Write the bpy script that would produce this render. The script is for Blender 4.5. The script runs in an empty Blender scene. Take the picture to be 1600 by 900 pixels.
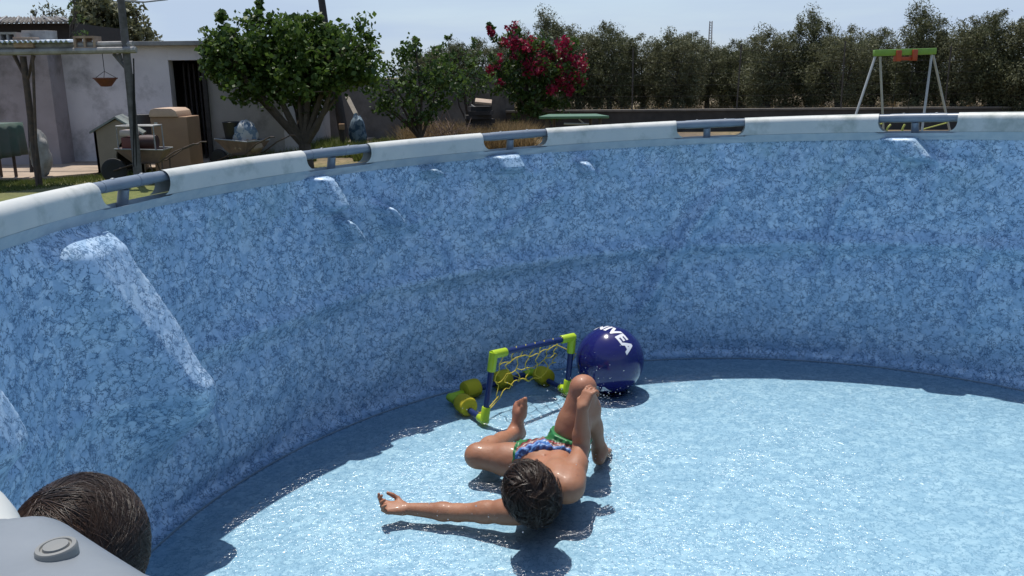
import bpy, bmesh, math, random
import numpy as np
from mathutils import Vector, Matrix, noise as mnoise
R_ = math.radians
rng = np.random.default_rng(7); random.seed(7)
scene = bpy.context.scene
col = scene.collection

# ------------------------------------------------------------------ camera, world, sun
FPX, PITCH, ROLL, CH = 1329.9, 0.2440, -0.0500, 1.472
TILT = -0.0405                                   # the pool stands on slightly sloping ground
T = Matrix.Translation((0, 0, CH)) @ Matrix.Rotation(TILT, 4, 'Y') @ Matrix.Translation((0, 0, -CH))
TI = T.inverted()
_c, _s, _cp, _sp = math.cos(ROLL), math.sin(ROLL), math.cos(PITCH), math.sin(PITCH)
RIGHT = Vector((_c, _s*_sp, _s*_cp)); UP = Vector((-_s, _c*_sp, _c*_cp)); FWD = Vector((0, _cp, -_sp))
cm = Matrix(((RIGHT.x, UP.x, -FWD.x, 0), (RIGHT.y, UP.y, -FWD.y, 0), (RIGHT.z, UP.z, -FWD.z, CH), (0, 0, 0, 1)))
cam = bpy.data.cameras.new('camera'); co = bpy.data.objects.new('camera', cam); col.objects.link(co)
CAMW = T @ cm
co.matrix_world = CAMW
cam.sensor_width = 36; cam.lens = FPX/1600*36; cam.clip_start = 0.02; cam.clip_end = 6000
scene.camera = co
SUNP = Vector((-0.089, 0.281, 1.0)).normalized()
SUNW = (T.to_3x3() @ SUNP).normalized()
el = math.asin(SUNW.z); az = math.atan2(SUNW.x, SUNW.y)
w = bpy.data.worlds.new('World'); scene.world = w; w.use_nodes = True
nt = w.node_tree; nt.nodes.clear()
sky = nt.nodes.new('ShaderNodeTexSky'); sky.sky_type = 'NISHITA'; sky.sun_disc = False
sky.sun_elevation = el; sky.sun_rotation = az; sky.air_density = 1.0; sky.dust_density = 0.7; sky.ozone_density = 1.5; sky.altitude = 50
SKY_STRENGTH = 0.115
tc = nt.nodes.new('ShaderNodeTexCoord'); mp = nt.nodes.new('ShaderNodeMapping'); mp.inputs['Scale'].default_value = (1.2, 1.2, 9)
nz = nt.nodes.new('ShaderNodeTexNoise'); nz.inputs['Scale'].default_value = 1.6; nz.inputs['Detail'].default_value = 7; nz.inputs['Roughness'].default_value = .55
cr = nt.nodes.new('ShaderNodeValToRGB'); cr.color_ramp.elements[0].position = .46; cr.color_ramp.elements[1].position = .78
cr.color_ramp.elements[0].color = (0, 0, 0, 1); cr.color_ramp.elements[1].color = (.5, .5, .5, 1)
mx = nt.nodes.new('ShaderNodeMix'); mx.data_type = 'RGBA'; mx.inputs[7].default_value = (3.4, 4.2, 5.4, 1)
bg = nt.nodes.new('ShaderNodeBackground'); bg.inputs[1].default_value = SKY_STRENGTH
ow = nt.nodes.new('ShaderNodeOutputWorld')
L = nt.links.new
L(tc.outputs['Generated'], mp.inputs[0]); L(mp.outputs[0], nz.inputs['Vector']); L(nz.outputs['Fac'], cr.inputs[0])
sx = nt.nodes.new('ShaderNodeSeparateXYZ'); L(tc.outputs['Generated'], sx.inputs[0])
hz = nt.nodes.new('ShaderNodeMapRange'); hz.inputs[1].default_value = 0.0; hz.inputs[2].default_value = .45; hz.inputs[3].default_value = .82; hz.inputs[4].default_value = 0; L(sx.outputs[2], hz.inputs[0])
mxm = nt.nodes.new('ShaderNodeMath'); mxm.operation = 'ADD'; mxm.use_clamp = True; L(cr.outputs[0], mxm.inputs[0]); L(hz.outputs[0], mxm.inputs[1])
L(mxm.outputs[0], mx.inputs[0]); L(sky.outputs[0], mx.inputs[6]); L(mx.outputs[2], bg.inputs[0]); L(bg.outputs[0], ow.inputs[0])
sl = bpy.data.lights.new('sun', 'SUN'); sl.energy = 3.7; sl.angle = R_(.53); sl.color = (1.0, .955, .88)
so = bpy.data.objects.new('sun', sl); col.objects.link(so); so.rotation_euler = SUNW.to_track_quat('Z', 'Y').to_euler()
vs = scene.view_settings; vs.view_transform = 'Standard'; vs.look = 'None'; vs.exposure = 0.35; vs.gamma = 1; vs.use_curve_mapping = False
scene.cycles.use_denoising = True; scene.cycles.max_bounces = 6; scene.cycles.diffuse_bounces = 3; scene.cycles.glossy_bounces = 3; scene.cycles.transmission_bounces = 4; scene.cycles.transparent_max_bounces = 12
scene.cycles.caustics_reflective = False; scene.cycles.caustics_refractive = False; scene.cycles.sample_clamp_indirect = 6

# ------------------------------------------------------------------ pixel <-> place
def ray(px, py):
    d = RIGHT*((px-800)/FPX) + UP*((450-py)/FPX) + FWD
    return d
def PT(px, py, z=0.0):                            # pool frame point at height z on the pixel's line of sight
    d = ray(px, py); t = (z-CH)/d.z
    return Vector((0, 0, CH)) + d*t
GZ = -0.06                                        # world height of the ground
def WG(px, py, z=0.0):                            # world point at height z above the ground
    d = T.to_3x3() @ ray(px, py); t = (GZ+z-CH)/d.z
    return Vector((0, 0, CH)) + d*t
def WD(px, py, D):                                # world point at distance D ahead
    d = T.to_3x3() @ ray(px, py); t = D/d.y
    return Vector((0, 0, CH)) + d*t
def WDg(px, D, z=0.0):                            # world point at column px (near horizon), distance D, height z above ground
    p = WD(px, 150, D); return Vector((p.x, D, GZ+z))
def pxm(D): return D/FPX

# ------------------------------------------------------------------ helpers
def tag(o, label=None, cat=None, group=None, kind=None):
    if label: o['label'] = label
    if cat: o['category'] = cat
    if group: o['group'] = group
    if kind: o['kind'] = kind
    return o
def thing(name, label, cat, base=(0, 0, 0), pool=False, group=None, rotz=0):
    o = bpy.data.objects.new(name, None); col.objects.link(o); o.empty_display_size = .1
    o['base'] = tuple(base)
    m = Matrix.Translation(base) @ Matrix.Rotation(rotz, 4, 'Z')
    o.matrix_world = (T @ m) if pool else m
    return tag(o, label, cat, group)
def mesh_np(name, V, F):
    """V n x 3; F m x k (constant k) array"""
    V = np.asarray(V, np.float32); F = np.asarray(F, np.int32)
    me = bpy.data.meshes.new(name); me.vertices.add(len(V)); me.vertices.foreach_set('co', V.ravel())
    m, k = F.shape
    me.loops.add(m*k); me.loops.foreach_set('vertex_index', F.ravel())
    me.polygons.add(m); me.polygons.foreach_set('loop_start', np.arange(0, m*k, k, dtype=np.int32))
    me.update(calc_edges=True); me.validate()
    return me
def put(name, me, mat, parent=None, pool=False, smooth=True):
    if mat: me.materials.append(mat)
    if smooth: me.shade_smooth()
    o = bpy.data.objects.new(name, me); col.objects.link(o)
    if parent is not None:
        o.parent = parent
        if 'base' in parent.keys(): o.location = -Vector(parent['base'])
    elif pool: o.matrix_world = T
    return o
class MB:
    def __init__(s): s.v = []; s.f = []
    def add(s, V, F):
        n = len(s.v); s.v += [tuple(v) for v in V]; s.f += [tuple(i+n for i in f) for f in F]; return s
    def box(s, c, size, rz=0, rot=None, taper=1.0, jit=0):
        sx, sy, sz = [a/2 for a in size]
        V = [Vector((x*sx*(taper if z > 0 else 1), y*sy*(taper if z > 0 else 1), z*sz)) for z in (-1, 1) for y in (-1, 1) for x in (-1, 1)]
        if jit: V = [v+Vector([random.uniform(-jit, jit) for _ in range(3)]) for v in V]
        M = rot if rot is not None else Matrix.Rotation(rz, 3, 'Z')
        V = [M @ v + Vector(c) for v in V]
        return s.add(V, [(0, 2, 3, 1), (4, 5, 7, 6), (0, 1, 5, 4), (2, 6, 7, 3), (0, 4, 6, 2), (1, 3, 7, 5)])
    def tube(s, pts, r, n=8, closed=False, caps=True):
        pts = [Vector(p) for p in pts]; m = len(pts)
        rs = r if isinstance(r, (list, tuple)) else [r]*m
        prev = None; rings = []
        for i, p in enumerate(pts):
            if closed: t = pts[(i+1) % m]-pts[i-1]
            else: t = pts[min(i+1, m-1)]-pts[max(i-1, 0)]
            t = t.normalized() if t.length > 1e-9 else Vector((0, 0, 1))
            if prev is None: a = t.orthogonal().normalized()
            else:
                a = prev - t*prev.dot(t); a = a.normalized() if a.length > 1e-6 else t.orthogonal().normalized()
            prev = a; b = t.cross(a)
            rings.append([p+(a*math.cos(2*math.pi*k/n)+b*math.sin(2*math.pi*k/n))*rs[i] for k in range(n)])
        V = [v for rg in rings for v in rg]; F = []
        for i in range(m if closed else m-1):
            j = (i+1) % m
            for k in range(n): F.append((i*n+k, i*n+(k+1) % n, j*n+(k+1) % n, j*n+k))
        if not closed and caps: F += [tuple(range(n-1, -1, -1)), tuple((m-1)*n+k for k in range(n))]
        return s.add(V, F)
    def lathe(s, prof, c=(0, 0, 0), n=24, M=None):
        V = []; F = []; m = len(prof)
        for (r, z) in prof:
            for k in range(n):
                v = Vector((r*math.cos(2*math.pi*k/n), r*math.sin(2*math.pi*k/n), z))
                if M is not None: v = M @ v
                V.append(v+Vector(c))
        for i in range(m-1):
            for k in range(n): F.append((i*n+k, i*n+(k+1) % n, (i+1)*n+(k+1) % n, (i+1)*n+k))
        if prof[0][0] > 1e-6: F.append(tuple(range(n-1, -1, -1)))
        if prof[-1][0] > 1e-6: F.append(tuple((m-1)*n+k for k in range(n)))
        return s.add(V, F)
    def sheet(s, fn, nu, nv, close_u=False):
        V = [fn(i/(nu if close_u else nu-1), j/(nv-1)) for i in range(nu) for j in range(nv)]; F = []
        for i in range(nu if close_u else nu-1):
            for j in range(nv-1):
                a = i*nv+j; b = ((i+1) % nu)*nv+j; F.append((a, b, b+1, a+1))
        return s.add(V, F)
    def prism(s, poly, d):
        n = len(poly); A = [Vector(p) for p in poly]; B = [p+Vector(d) for p in A]
        return s.add(A+B, [tuple(range(n-1, -1, -1)), tuple(range(n, 2*n))]+[(i, (i+1) % n, n+(i+1) % n, n+i) for i in range(n)])
    def build(s, name, mat, parent=None, pool=False, smooth=True, bevel=0, solid=0, angle=40):
        me = bpy.data.meshes.new(name); me.from_pydata([tuple(v) for v in s.v], [], s.f); me.update()
        bm = bmesh.new(); bm.from_mesh(me); bmesh.ops.recalc_face_normals(bm, faces=bm.faces)
        if bevel: bmesh.ops.bevel(bm, geom=[e for e in bm.edges if len(e.link_faces) == 2 and e.calc_face_angle(0) > .5], offset=bevel, segments=2, affect='EDGES', profile=.6)
        bm.to_mesh(me); bm.free()
        if smooth:
            me.shade_smooth()
            try: me.set_sharp_from_angle(angle=R_(angle))
            except Exception: pass
        o = put(name, me, mat, parent, pool, False)
        if solid:
            md = o.modifiers.new('solid', 'SOLIDIFY'); md.thickness = solid; md.offset = 0
        return o

# ------------------------------------------------------------------ materials
def mat(name, c, rough=.6, metal=0, spec=.5, c2=None, nscale=8, lo=.35, hi=.65, bump=0, bscale=60, coat=0, sss=0, c3=None, n3=1.5, obj=True, sheen=0, detail=6):
    m = bpy.data.materials.new(name); m.use_nodes = True; n = m.node_tree; b = n.nodes['Principled BSDF']; l = n.links.new
    b.inputs['Base Color'].default_value = (*c, 1); b.inputs['Roughness'].default_value = rough; b.inputs['Metallic'].default_value = metal
    b.inputs['Specular IOR Level'].default_value = spec; b.inputs['Coat Weight'].default_value = coat; b.inputs['Coat Roughness'].default_value = .12
    if sss:
        b.inputs['Subsurface Weight'].default_value = sss; b.inputs['Subsurface Radius'].default_value = (.012, .005, .003); b.inputs['Subsurface Scale'].default_value = 1
    t = n.nodes.new('ShaderNodeTexCoord')
    if c2 or True:
        c2 = c2 or tuple(x*.78 for x in c)
        q = n.nodes.new('ShaderNodeTexNoise'); q.inputs['Scale'].default_value = nscale; q.inputs['Detail'].default_value = detail; q.inputs['Roughness'].default_value = .6
        l(t.outputs['Object'], q.inputs['Vector'])
        mr = n.nodes.new('ShaderNodeMapRange'); mr.inputs['From Min'].default_value = lo; mr.inputs['From Max'].default_value = hi; l(q.outputs['Fac'], mr.inputs['Value'])
        x = n.nodes.new('ShaderNodeMix'); x.data_type = 'RGBA'; x.inputs[6].default_value = (*c, 1); x.inputs[7].default_value = (*c2, 1)
        l(mr.outputs[0], x.inputs[0]); out = x.outputs[2]
        if c3:
            q3 = n.nodes.new('ShaderNodeTexNoise'); q3.inputs['Scale'].default_value = n3; q3.inputs['Detail'].default_value = 8; q3.inputs['Roughness'].default_value = .65; l(t.outputs['Object'], q3.inputs['Vector'])
            m3 = n.nodes.new('ShaderNodeMapRange'); m3.inputs['From Min'].default_value = .5; m3.inputs['From Max'].default_value = .68; l(q3.outputs['Fac'], m3.inputs['Value'])
            x3 = n.nodes.new('ShaderNodeMix'); x3.data_type = 'RGBA'; x3.inputs[7].default_value = (*c3, 1); l(out, x3.inputs[6]); l(m3.outputs[0], x3.inputs[0]); out = x3.outputs[2]
        l(out, b.inputs['Base Color'])
    if bump:
        q2 = n.nodes.new('ShaderNodeTexNoise'); q2.inputs['Scale'].default_value = bscale; q2.inputs['Detail'].default_value = 5; l(t.outputs['Object'], q2.inputs['Vector'])
        bp = n.nodes.new('ShaderNodeBump'); bp.inputs['Strength'].default_value = 1; bp.inputs['Distance'].default_value = bump
        l(q2.outputs['Fac'], bp.inputs['Height']); l(bp.outputs[0], b.inputs['Normal'])
    return m
def leafmat(name, c, c2, trans=.35, rough=.5, third=None):
    m = bpy.data.materials.new(name); m.use_nodes = True; n = m.node_tree; n.nodes.clear(); l = n.links.new
    g = n.nodes.new('ShaderNodeNewGeometry'); r = n.nodes.new('ShaderNodeValToRGB')
    r.color_ramp.elements[0].color = (*c, 1); r.color_ramp.elements[1].color = (*c2, 1)
    if third: e = r.color_ramp.elements.new(.93); e.color = (*c2, 1); r.color_ramp.elements[-1].color = (*third, 1)
    l(g.outputs['Random Per Island'], r.inputs[0])
    p = n.nodes.new('ShaderNodeBsdfPrincipled'); p.inputs['Roughness'].default_value = rough; p.inputs['Specular IOR Level'].default_value = .35
    tr = n.nodes.new('ShaderNodeBsdfTranslucent'); x = n.nodes.new('ShaderNodeMixShader'); x.inputs[0].default_value = trans; o = n.nodes.new('ShaderNodeOutputMaterial')
    l(r.outputs[0], p.inputs['Base Color']); l(r.outputs[0], tr.inputs['Color']); l(p.outputs[0], x.inputs[1]); l(tr.outputs[0], x.inputs[2]); l(x.outputs[0], o.inputs[0])
    return m

def liner_material(name, base, dark, pale, stain=0.35, rough=.42, scale=35):
    """printed vinyl: pale blue chips divided by broken dark wandering lines"""
    m = bpy.data.materials.new(name); m.use_nodes = True; n = m.node_tree; b = n.nodes['Principled BSDF']; l = n.links.new
    N = n.nodes.new
    t = N('ShaderNodeTexCoord')
    def noise(sc, det=4, rough_=.5, vec=None, dim='Fac'):
        q = N('ShaderNodeTexNoise'); q.inputs['Scale'].default_value = sc; q.inputs['Detail'].default_value = det; q.inputs['Roughness'].default_value = rough_
        l(vec or t.outputs['Object'], q.inputs['Vector']); return q.outputs[dim]
    def math_(op, a, b_=None, clamp=False):
        q = N('ShaderNodeMath'); q.operation = op; q.use_clamp = clamp
        for i, v in enumerate((a, b_)):
            if v is None: continue
            if isinstance(v, (int, float)): q.inputs[i].default_value = v
            else: l(v, q.inputs[i])
        return q.outputs[0]
    def mr(v, a, b_, c=0, d=1):
        q = N('ShaderNodeMapRange'); q.inputs[1].default_value = a; q.inputs[2].default_value = b_; q.inputs[3].default_value = c; q.inputs[4].default_value = d
        l(v, q.inputs[0]); return q.outputs[0]
    def mix(f, a, b_):
        q = N('ShaderNodeMix'); q.data_type = 'RGBA'
        for i, v in ((0, f), (6, a), (7, b_)):
            if isinstance(v, (int, float)): q.inputs[i].default_value = v
            elif isinstance(v, tuple): q.inputs[i].default_value = (*v, 1)
            else: l(v, q.inputs[i])
        return q.outputs[2]
    def warp(sc, amt):
        q = N('ShaderNodeVectorMath'); q.operation = 'MULTIPLY_ADD'; l(noise(sc, 4, .65, None, 'Color'), q.inputs[0]); q.inputs[1].default_value = (amt,)*3; l(t.outputs['Object'], q.inputs[2]); return q.outputs[0]
    def vor(vec, sc, feat='DISTANCE_TO_EDGE'):
        q = N('ShaderNodeTexVoronoi'); q.feature = feat; q.inputs['Scale'].default_value = sc; l(vec, q.inputs['Vector']); return q
    w1 = warp(26, .085); w2 = warp(48, .05)
    v1 = vor(w1, scale); v2 = vor(w2, scale*1.7)
    l1 = mr(v1.outputs['Distance'], .015, .085, 1, 0); l2 = mr(v2.outputs['Distance'], .01, .08, 1, 0)
    brk1 = mr(noise(30, 2), .38, .50); brk2 = mr(noise(22, 3), .50, .62)
    lines = math_('MAXIMUM', math_('MULTIPLY', l1, brk1), math_('MULTIPLY', l2, brk2))
    soft = mr(v1.outputs['Distance'], .0, .26, 1, 0)
    cellv = vor(w1, scale*.8, 'F1'); sep = N('ShaderNodeSeparateColor'); l(cellv.outputs['Color'], sep.inputs[0])
    c = mix(mr(sep.outputs[0], .3, 1.0), base, pale)
    mid = tuple(.5*(x+y) for x, y in zip(base, dark))
    c = mix(math_('MULTIPLY', soft, .28), c, mid)
    c = mix(math_('MULTIPLY', mr(noise(60, 4, .7), .5, .68), .18), c, mid)
    c = mix(math_('MULTIPLY', lines, .90), c, dark)
    if stain:   # greenish bloom low-frequency dirt
        sx = N('ShaderNodeSeparateXYZ'); l(t.outputs['Object'], sx.inputs[0])
        band = mr(sx.outputs[2], .78, .98); band2 = mr(sx.outputs[2], 1.08, 1.22, 1, 0)
        f = math_('MULTIPLY', math_('MULTIPLY', mr(noise(3.3, 7, .7), .46, .72), stain), math_('MULTIPLY', band, band2))
        c = mix(f, c, (.16, .27, .19))
    l(c, b.inputs['Base Color']); b.inputs['Roughness'].default_value = rough; b.inputs['Specular IOR Level'].default_value = .45
    bp = N('ShaderNodeBump'); bp.inputs['Distance'].default_value = .0012; bp.inputs['Strength'].default_value = .5; l(noise(45, 3), bp.inputs['Height']); l(bp.outputs[0], b.inputs['Normal'])
    return m

# ================================================================== THE POOL
PC = Vector((.754, 2.168, 0)); PR = 2.066; PH = 1.22
JA = [163.3, 135.4, 110.2, 83.0, 57.1, 31.4, 5.6, -20, -46, -72, -94, -116.5, -149, -172.5]   # angles of the joints
SL_R = .034                                            # sleeve radius over the rail
BAND = PH-.082
A_NEAR = R_(-131)
def smooth01(x): x = np.clip(x, 0, 1); return x*x*(3-2*x)
def pol(a, r, z):
    if z > PH-.16:                                      # the rail is pulled in and up a little at one joint
        g = math.degrees((R_(-117.8)-a+math.pi) % (2*math.pi)-math.pi); g = 0 if g < 0 else (.0062*min(g, 13))*float(smooth01((30-g)/15)) + .010*float(smooth01((g-3.0)/2.0))*float(smooth01((25-g)/12)); g2 = math.exp(-(((a-R_(-122)+math.pi) % (2*math.pi)-math.pi)/.32)**2)
        r -= g; z += .032*g2*min(1, (z-PH+.16)/.05)
    return Vector((PC.x+r*math.cos(a), PC.y+r*math.sin(a), z))
def cyl(px, py, inward=None):
    """(angle, z) where the pixel's line of sight meets the inside of the liner pushed in by inward(z)"""
    d = ray(px, py); o = Vector((0, 0, CH)); z = .6
    for _ in range(30):
        r = PR-(inward(z) if inward else 0)
        a = d.x*d.x+d.y*d.y; b = 2*(d.x*(o.x-PC.x)+d.y*(o.y-PC.y)); c = (o.x-PC.x)**2+(o.y-PC.y)**2-r*r
        t = (-b+math.sqrt(max(b*b-4*a*c, 0)))/(2*a); p = o+d*t; z = .5*z+.5*max(0, min(PH, p.z))
    return math.atan2(p.y-PC.y, p.x-PC.x), p.z
pool = thing('swimming_pool', 'large round above-ground frame pool with blue marbled liner and white rim', 'swimming pool', PC, pool=True)
M_wall = liner_material('liner_wall', (.350, .505, .680), (.026, .092, .195), (.56, .70, .84))
M_floor = liner_material('liner_floor', (.325, .485, .615), (.16, .29, .42), (.45, .61, .72), stain=0, scale=34)  # pale chips are print, and also paint in the caustic light mottling
M_white = mat('sleeve_vinyl', (.56, .56, .52), .5, c2=(.48, .50, .48), nscale=5, c3=(.32, .35, .32), n3=7, bump=.0008, bscale=40)
M_grey = mat('joint_plastic', (.21, .23, .25), .42, c2=(.17, .19, .21), nscale=12, spec=.5)
M_pipe = mat('coated_pipe', (.20, .235, .28), .32, c2=(.16, .19, .23), nscale=10)
M_hem = mat('liner_hem', (.42, .47, .50), .25, c2=(.34, .40, .45), nscale=20, bump=.001, bscale=25)
M_button = mat('button_plastic', (.24, .24, .225), .45)

# liner wall with folds
def sun_in(a):      # how far in per metre of drop the sun reaches past the rim at wall angle a
    return -( .089*math.cos(a) - .281*math.sin(a) )
ridges = []
def ridge(pix, w_soft, w_sharp, extra, lean=.20, fade=.12, wtop=.14, tf=1.0):
    pts = []
    for (x, y) in pix:
        aa, z = cyl(x, y)
        k = max(.02, .089*-math.cos(aa)+.281*math.sin(aa))
        inn = lambda z, k=k: k*(PH-z)+extra+lean*(PH-.1-z)
        aa, z = cyl(x, y, inn); pts.append((aa, z, k*(PH-z)+extra+lean*max(0, PH-.1-z)))
    ridges.append((sorted(pts, key=lambda q: q[1]), w_soft, w_sharp, wtop, fade, tf))
ridge([(192, 378), (235, 442), (284, 520), (342, 618)], .13, .024, .046, lean=.105, fade=.28, wtop=.15, tf=.35)
ridge([(-70, 520), (0, 610), (45, 680)], .10, .024, .046, lean=.05, fade=.16)
ridge([(556, 352), (572, 376)], .03, .010, .046, lean=.0, fade=.05, wtop=0)
ridge([(622, 330), (636, 350)], .025, .010, .044, lean=.0, fade=.05, wtop=0)
ridge([(1428, 226), (1446, 246)], .04, .02, .050, lean=.10, fade=.04, wtop=.07, tf=.3)
ridge([(806, 236), (818, 262)], .04, .02, .048, lean=.12, fade=.04, wtop=.08, tf=.3)
ridge([(522, 282), (548, 322)], .04, .014, .048, lean=.10, fade=.05, wtop=.03, tf=.4)
ridge([(922, 257), (932, 268)], .02, .010, .050, lean=.0, fade=.02, wtop=.02, tf=.8)
ridge([(690, 268), (700, 274)], .02, .010, .048, lean=.0, fade=.02, wtop=.02, tf=.8)
TH = np.linspace(-math.pi, math.pi, 1441); ZZ = np.linspace(0, PH-.108, 130)
def wall_in(A, Z):
    D = np.zeros_like(A)
    # slack in the vinyl between the legs: broad soft dents
    for (n_, ph, am, c_) in ((14, .3, .006, 6.0), (9, 1.9, .007, 2.5), (23, 4., .0035, 9.0), (5, .9, .008, -1.5), (37, 2.2, .0018, 12.)):
        D += am*np.sin(n_*A+ph+c_*Z+1.3*np.sin(2.3*A+1.7*Z))*(.7+.3*np.sin(3*A+2*Z))
    D *= 1.5*smooth01(Z/.12)*smooth01((PH-.08-Z)/.12)
    # long diagonal creases on the far side
    for (x0, y0, x1, y1, am, wd) in ((1125, 300, 985, 490, -.028, .05), (1330, 290, 1275, 420, -.020, .04), (700, 420, 610, 300, .016, .05), (590, 355, 680, 350, -.012, .03), (880, 300, 770, 360, -.014, .04),
                                     (1480, 240, 1430, 330, -.012, .04), (330, 690, 250, 520, -.03, .05), (80, 700, 20, 560, -.02, .05), (1560, 380, 1500, 520, -.014, .05), (560, 300, 660, 420, -.010, .03)):
        a0, z0 = cyl(x0, y0); a1, z1 = cyl(x1, y1)
        ux, uz = (a1-a0)*PR, z1-z0; L_ = math.hypot(ux, uz); ux /= L_; uz /= L_
        X = ((A-a0+math.pi) % (2*math.pi)-math.pi)*PR; Y = Z-z0
        s = (X*ux+Y*uz)/L_; d = X*uz-Y*ux + .02*np.sin(s*5)
        env = smooth01(np.minimum(s+.15, 1.15-s)/.35)
        D += 1.7*abs(am)*env*(np.exp(-(d/wd)**2)*(1+np.tanh(d/wd*2)*.3)-.5*np.exp(-((d+wd*1.3)/(wd*1.2))**2))
    # small bulges right under the cut-outs of the sleeve
    for (x, y, w_, am) in ((1330, 450, .25, .012), (680, 330, .16, .022)):
        a0, z0 = cyl(x, y); X = ((A-a0+math.pi) % (2*math.pi)-math.pi)*PR
        D += am*np.exp(-(X/w_)**2-((Z-z0)/(w_*.7))**2)
    D = np.where(D < 0, -.028*np.tanh(-D/.028), D)
    for pts, ws, wh, wtop, fade, tf in ridges:
        za = np.array([p[1] for p in pts]); aa = np.array([p[0] for p in pts]); dd = np.array([p[2] for p in pts])
        # extrapolate linearly past the ends
        ac = np.interp(Z, za, aa); s0 = (aa[1]-aa[0])/(za[1]-za[0]); s1 = (aa[-1]-aa[-2])/(za[-1]-za[-2])
        ac = np.where(Z < za[0], aa[0]+s0*(Z-za[0]), ac); ac = np.where(Z > za[-1], aa[-1]+s1*(Z-za[-1]), ac)
        dc = np.interp(Z, za, dd)
        X = ((A-ac+math.pi) % (2*math.pi)-math.pi)*PR          # positive = towards the left of the picture
        X = X+.006*np.sin(Z*17+1)+.002*np.sin(Z*43+1)
        wl = .012+wtop*smooth01((Z-.25)/.75); prof = np.where(X > 0, np.exp(-(np.maximum(X-wl, 0)/ws)**2)*(1+.0*X), np.exp(-(np.abs(X)/wh)**2))
        prof = prof - .18*np.exp(-((X+wh*3.2)/(wh*2.2))**2)
        env = smooth01((Z-(za[0]-fade))/fade)*smooth01((min(za[-1]+fade, PH-.105)-Z)/(fade*tf))
        D += dc*prof*env
    return D
A, Z = np.meshgrid(TH[:-1], ZZ, indexing='ij')
D = wall_in(A, Z); D *= smooth01(Z/.10)
fil = .05*(1-np.sqrt(np.clip(1-((.05-np.minimum(Z, .05))/.05)**2, 0, 1)))
Rr = PR-D-fil-.004
V = np.stack([PC.x+Rr*np.cos(A), PC.y+Rr*np.sin(A), Z+.002], -1).reshape(-1, 3)
na, nzz = A.shape; I, J = np.meshgrid(np.arange(na), np.arange(nzz-1), indexing='ij'); I2 = (I+1) % na
F = np.stack([I*nzz+J, I2*nzz+J, I2*nzz+J+1, I*nzz+J+1], -1).reshape(-1, 4)[:, ::-1]
put('liner_wall', mesh_np('liner_wall', V, F), M_wall, pool)
# liner floor, faintly uneven
b = MB()
def ffn(u, v):
    a = u*2*math.pi; r = v*(PR-.052); return pol(a, r, .0025+.002*mnoise.noise(Vector((r*math.cos(a)*3, r*math.sin(a)*3, 0))) if v < .98 else .002)
b.sheet(ffn, 180, 40, True); b.build('liner_floor', M_floor, pool)
# hem between the liner and the sleeve (lower band with the cut-outs' lower edges)
WIN = .165/PR                                           # half angle of a cut-out
jr = [R_(j) for j in JA]
def adist(a): return min(abs((a-j+math.pi) % (2*math.pi)-math.pi) for j in jr)
b = MB(); NB = 720
def hem(u, v):
    a = u*2*math.pi; z0 = PH-.118; z = z0+(BAND-z0)*v
    wob = .0025*math.sin(a*40)*math.sin(a*17)+(.006*mnoise.noise(Vector((a*16, v*2.5, 3))) if adist(a) < WIN*1.2 else 0)
    if v > .99 and adist(a) < WIN: z -= .006+.004*mnoise.noise(Vector((a*30, 0, 0)))
    r_in = float(np.interp(z, [PH-.118, BAND], [PR-.010, PR-SL_R+.002]))
    return pol(a, r_in+wob, z)
b.sheet(hem, NB, 8, True); o = b.build('liner_hem', M_hem, pool)
b = MB(); b.sheet(lambda u, v: pol(u*2*math.pi, PR+SL_R-.003, PH-.105+v*(BAND-PH+.105)), 360, 3, True); b.build('liner_hem', M_hem, pool)
# wall skin outside
M_out = mat('outer_vinyl', (.10, .22, .40), .4, c2=(.08, .17, .33), nscale=3)
b = MB(); b.sheet(lambda u, v: pol(u*2*math.pi, PR+.036+.02*math.sin(v*math.pi), -.02+v*(PH-.09+.02)), 240, 12, True); b.build('outer_wall', M_out, pool)
# sleeve segments between the cut-outs
jo = sorted([(j+2*math.pi) % (2*math.pi) for j in jr]); NJ = len(jo)
PROF = []
for z in np.linspace(BAND+.001, PH-SL_R, 8): PROF.append((-SL_R+.0006, z))
for t in np.linspace(0, math.pi, 13)[1:-1]: PROF.append((-SL_R*math.cos(t), PH-SL_R+SL_R*math.sin(t)))
for z in np.linspace(PH-SL_R, BAND+.001, 8): PROF.append((SL_R-.0006, z))
M_sleeves = M_white
for i in range(NJ):
    a0 = jo[i]+WIN; a1 = jo[(i+1) % NJ]-WIN
    if a1 < a0: a1 += 2*math.pi
    def endo(z):
        rr = .045; h_ = (z-BAND)
        return rr*(math.sqrt(max(0, 1-(1-min(h_/rr, 1))**2)))/PR - .0 if h_ < rr else rr/PR
    b = MB(); NU = 56; V = []
    us = 0.5-0.5*np.cos(np.linspace(0, math.pi, NU))
    us = .5*us+.5*np.linspace(0, 1, NU)
    for u in us:
        for (dr, z) in PROF:
            e = endo(z)-.045/PR
            s0 = a0+e; s1 = a1-e; a = s0+(s1-s0)*u
            cx_ = .0016*mnoise.noise(Vector((a*9, z*20, i)))
            V.append(pol(a, PR+dr+cx_, z))
    m = len(PROF); F = [(x*m+y, (x+1)*m+y, (x+1)*m+y+1, x*m+y+1) for x in range(NU-1) for y in range(m-1)]
    b.add(V, F); b.build('rim_sleeve', M_white, pool, angle=60)
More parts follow.
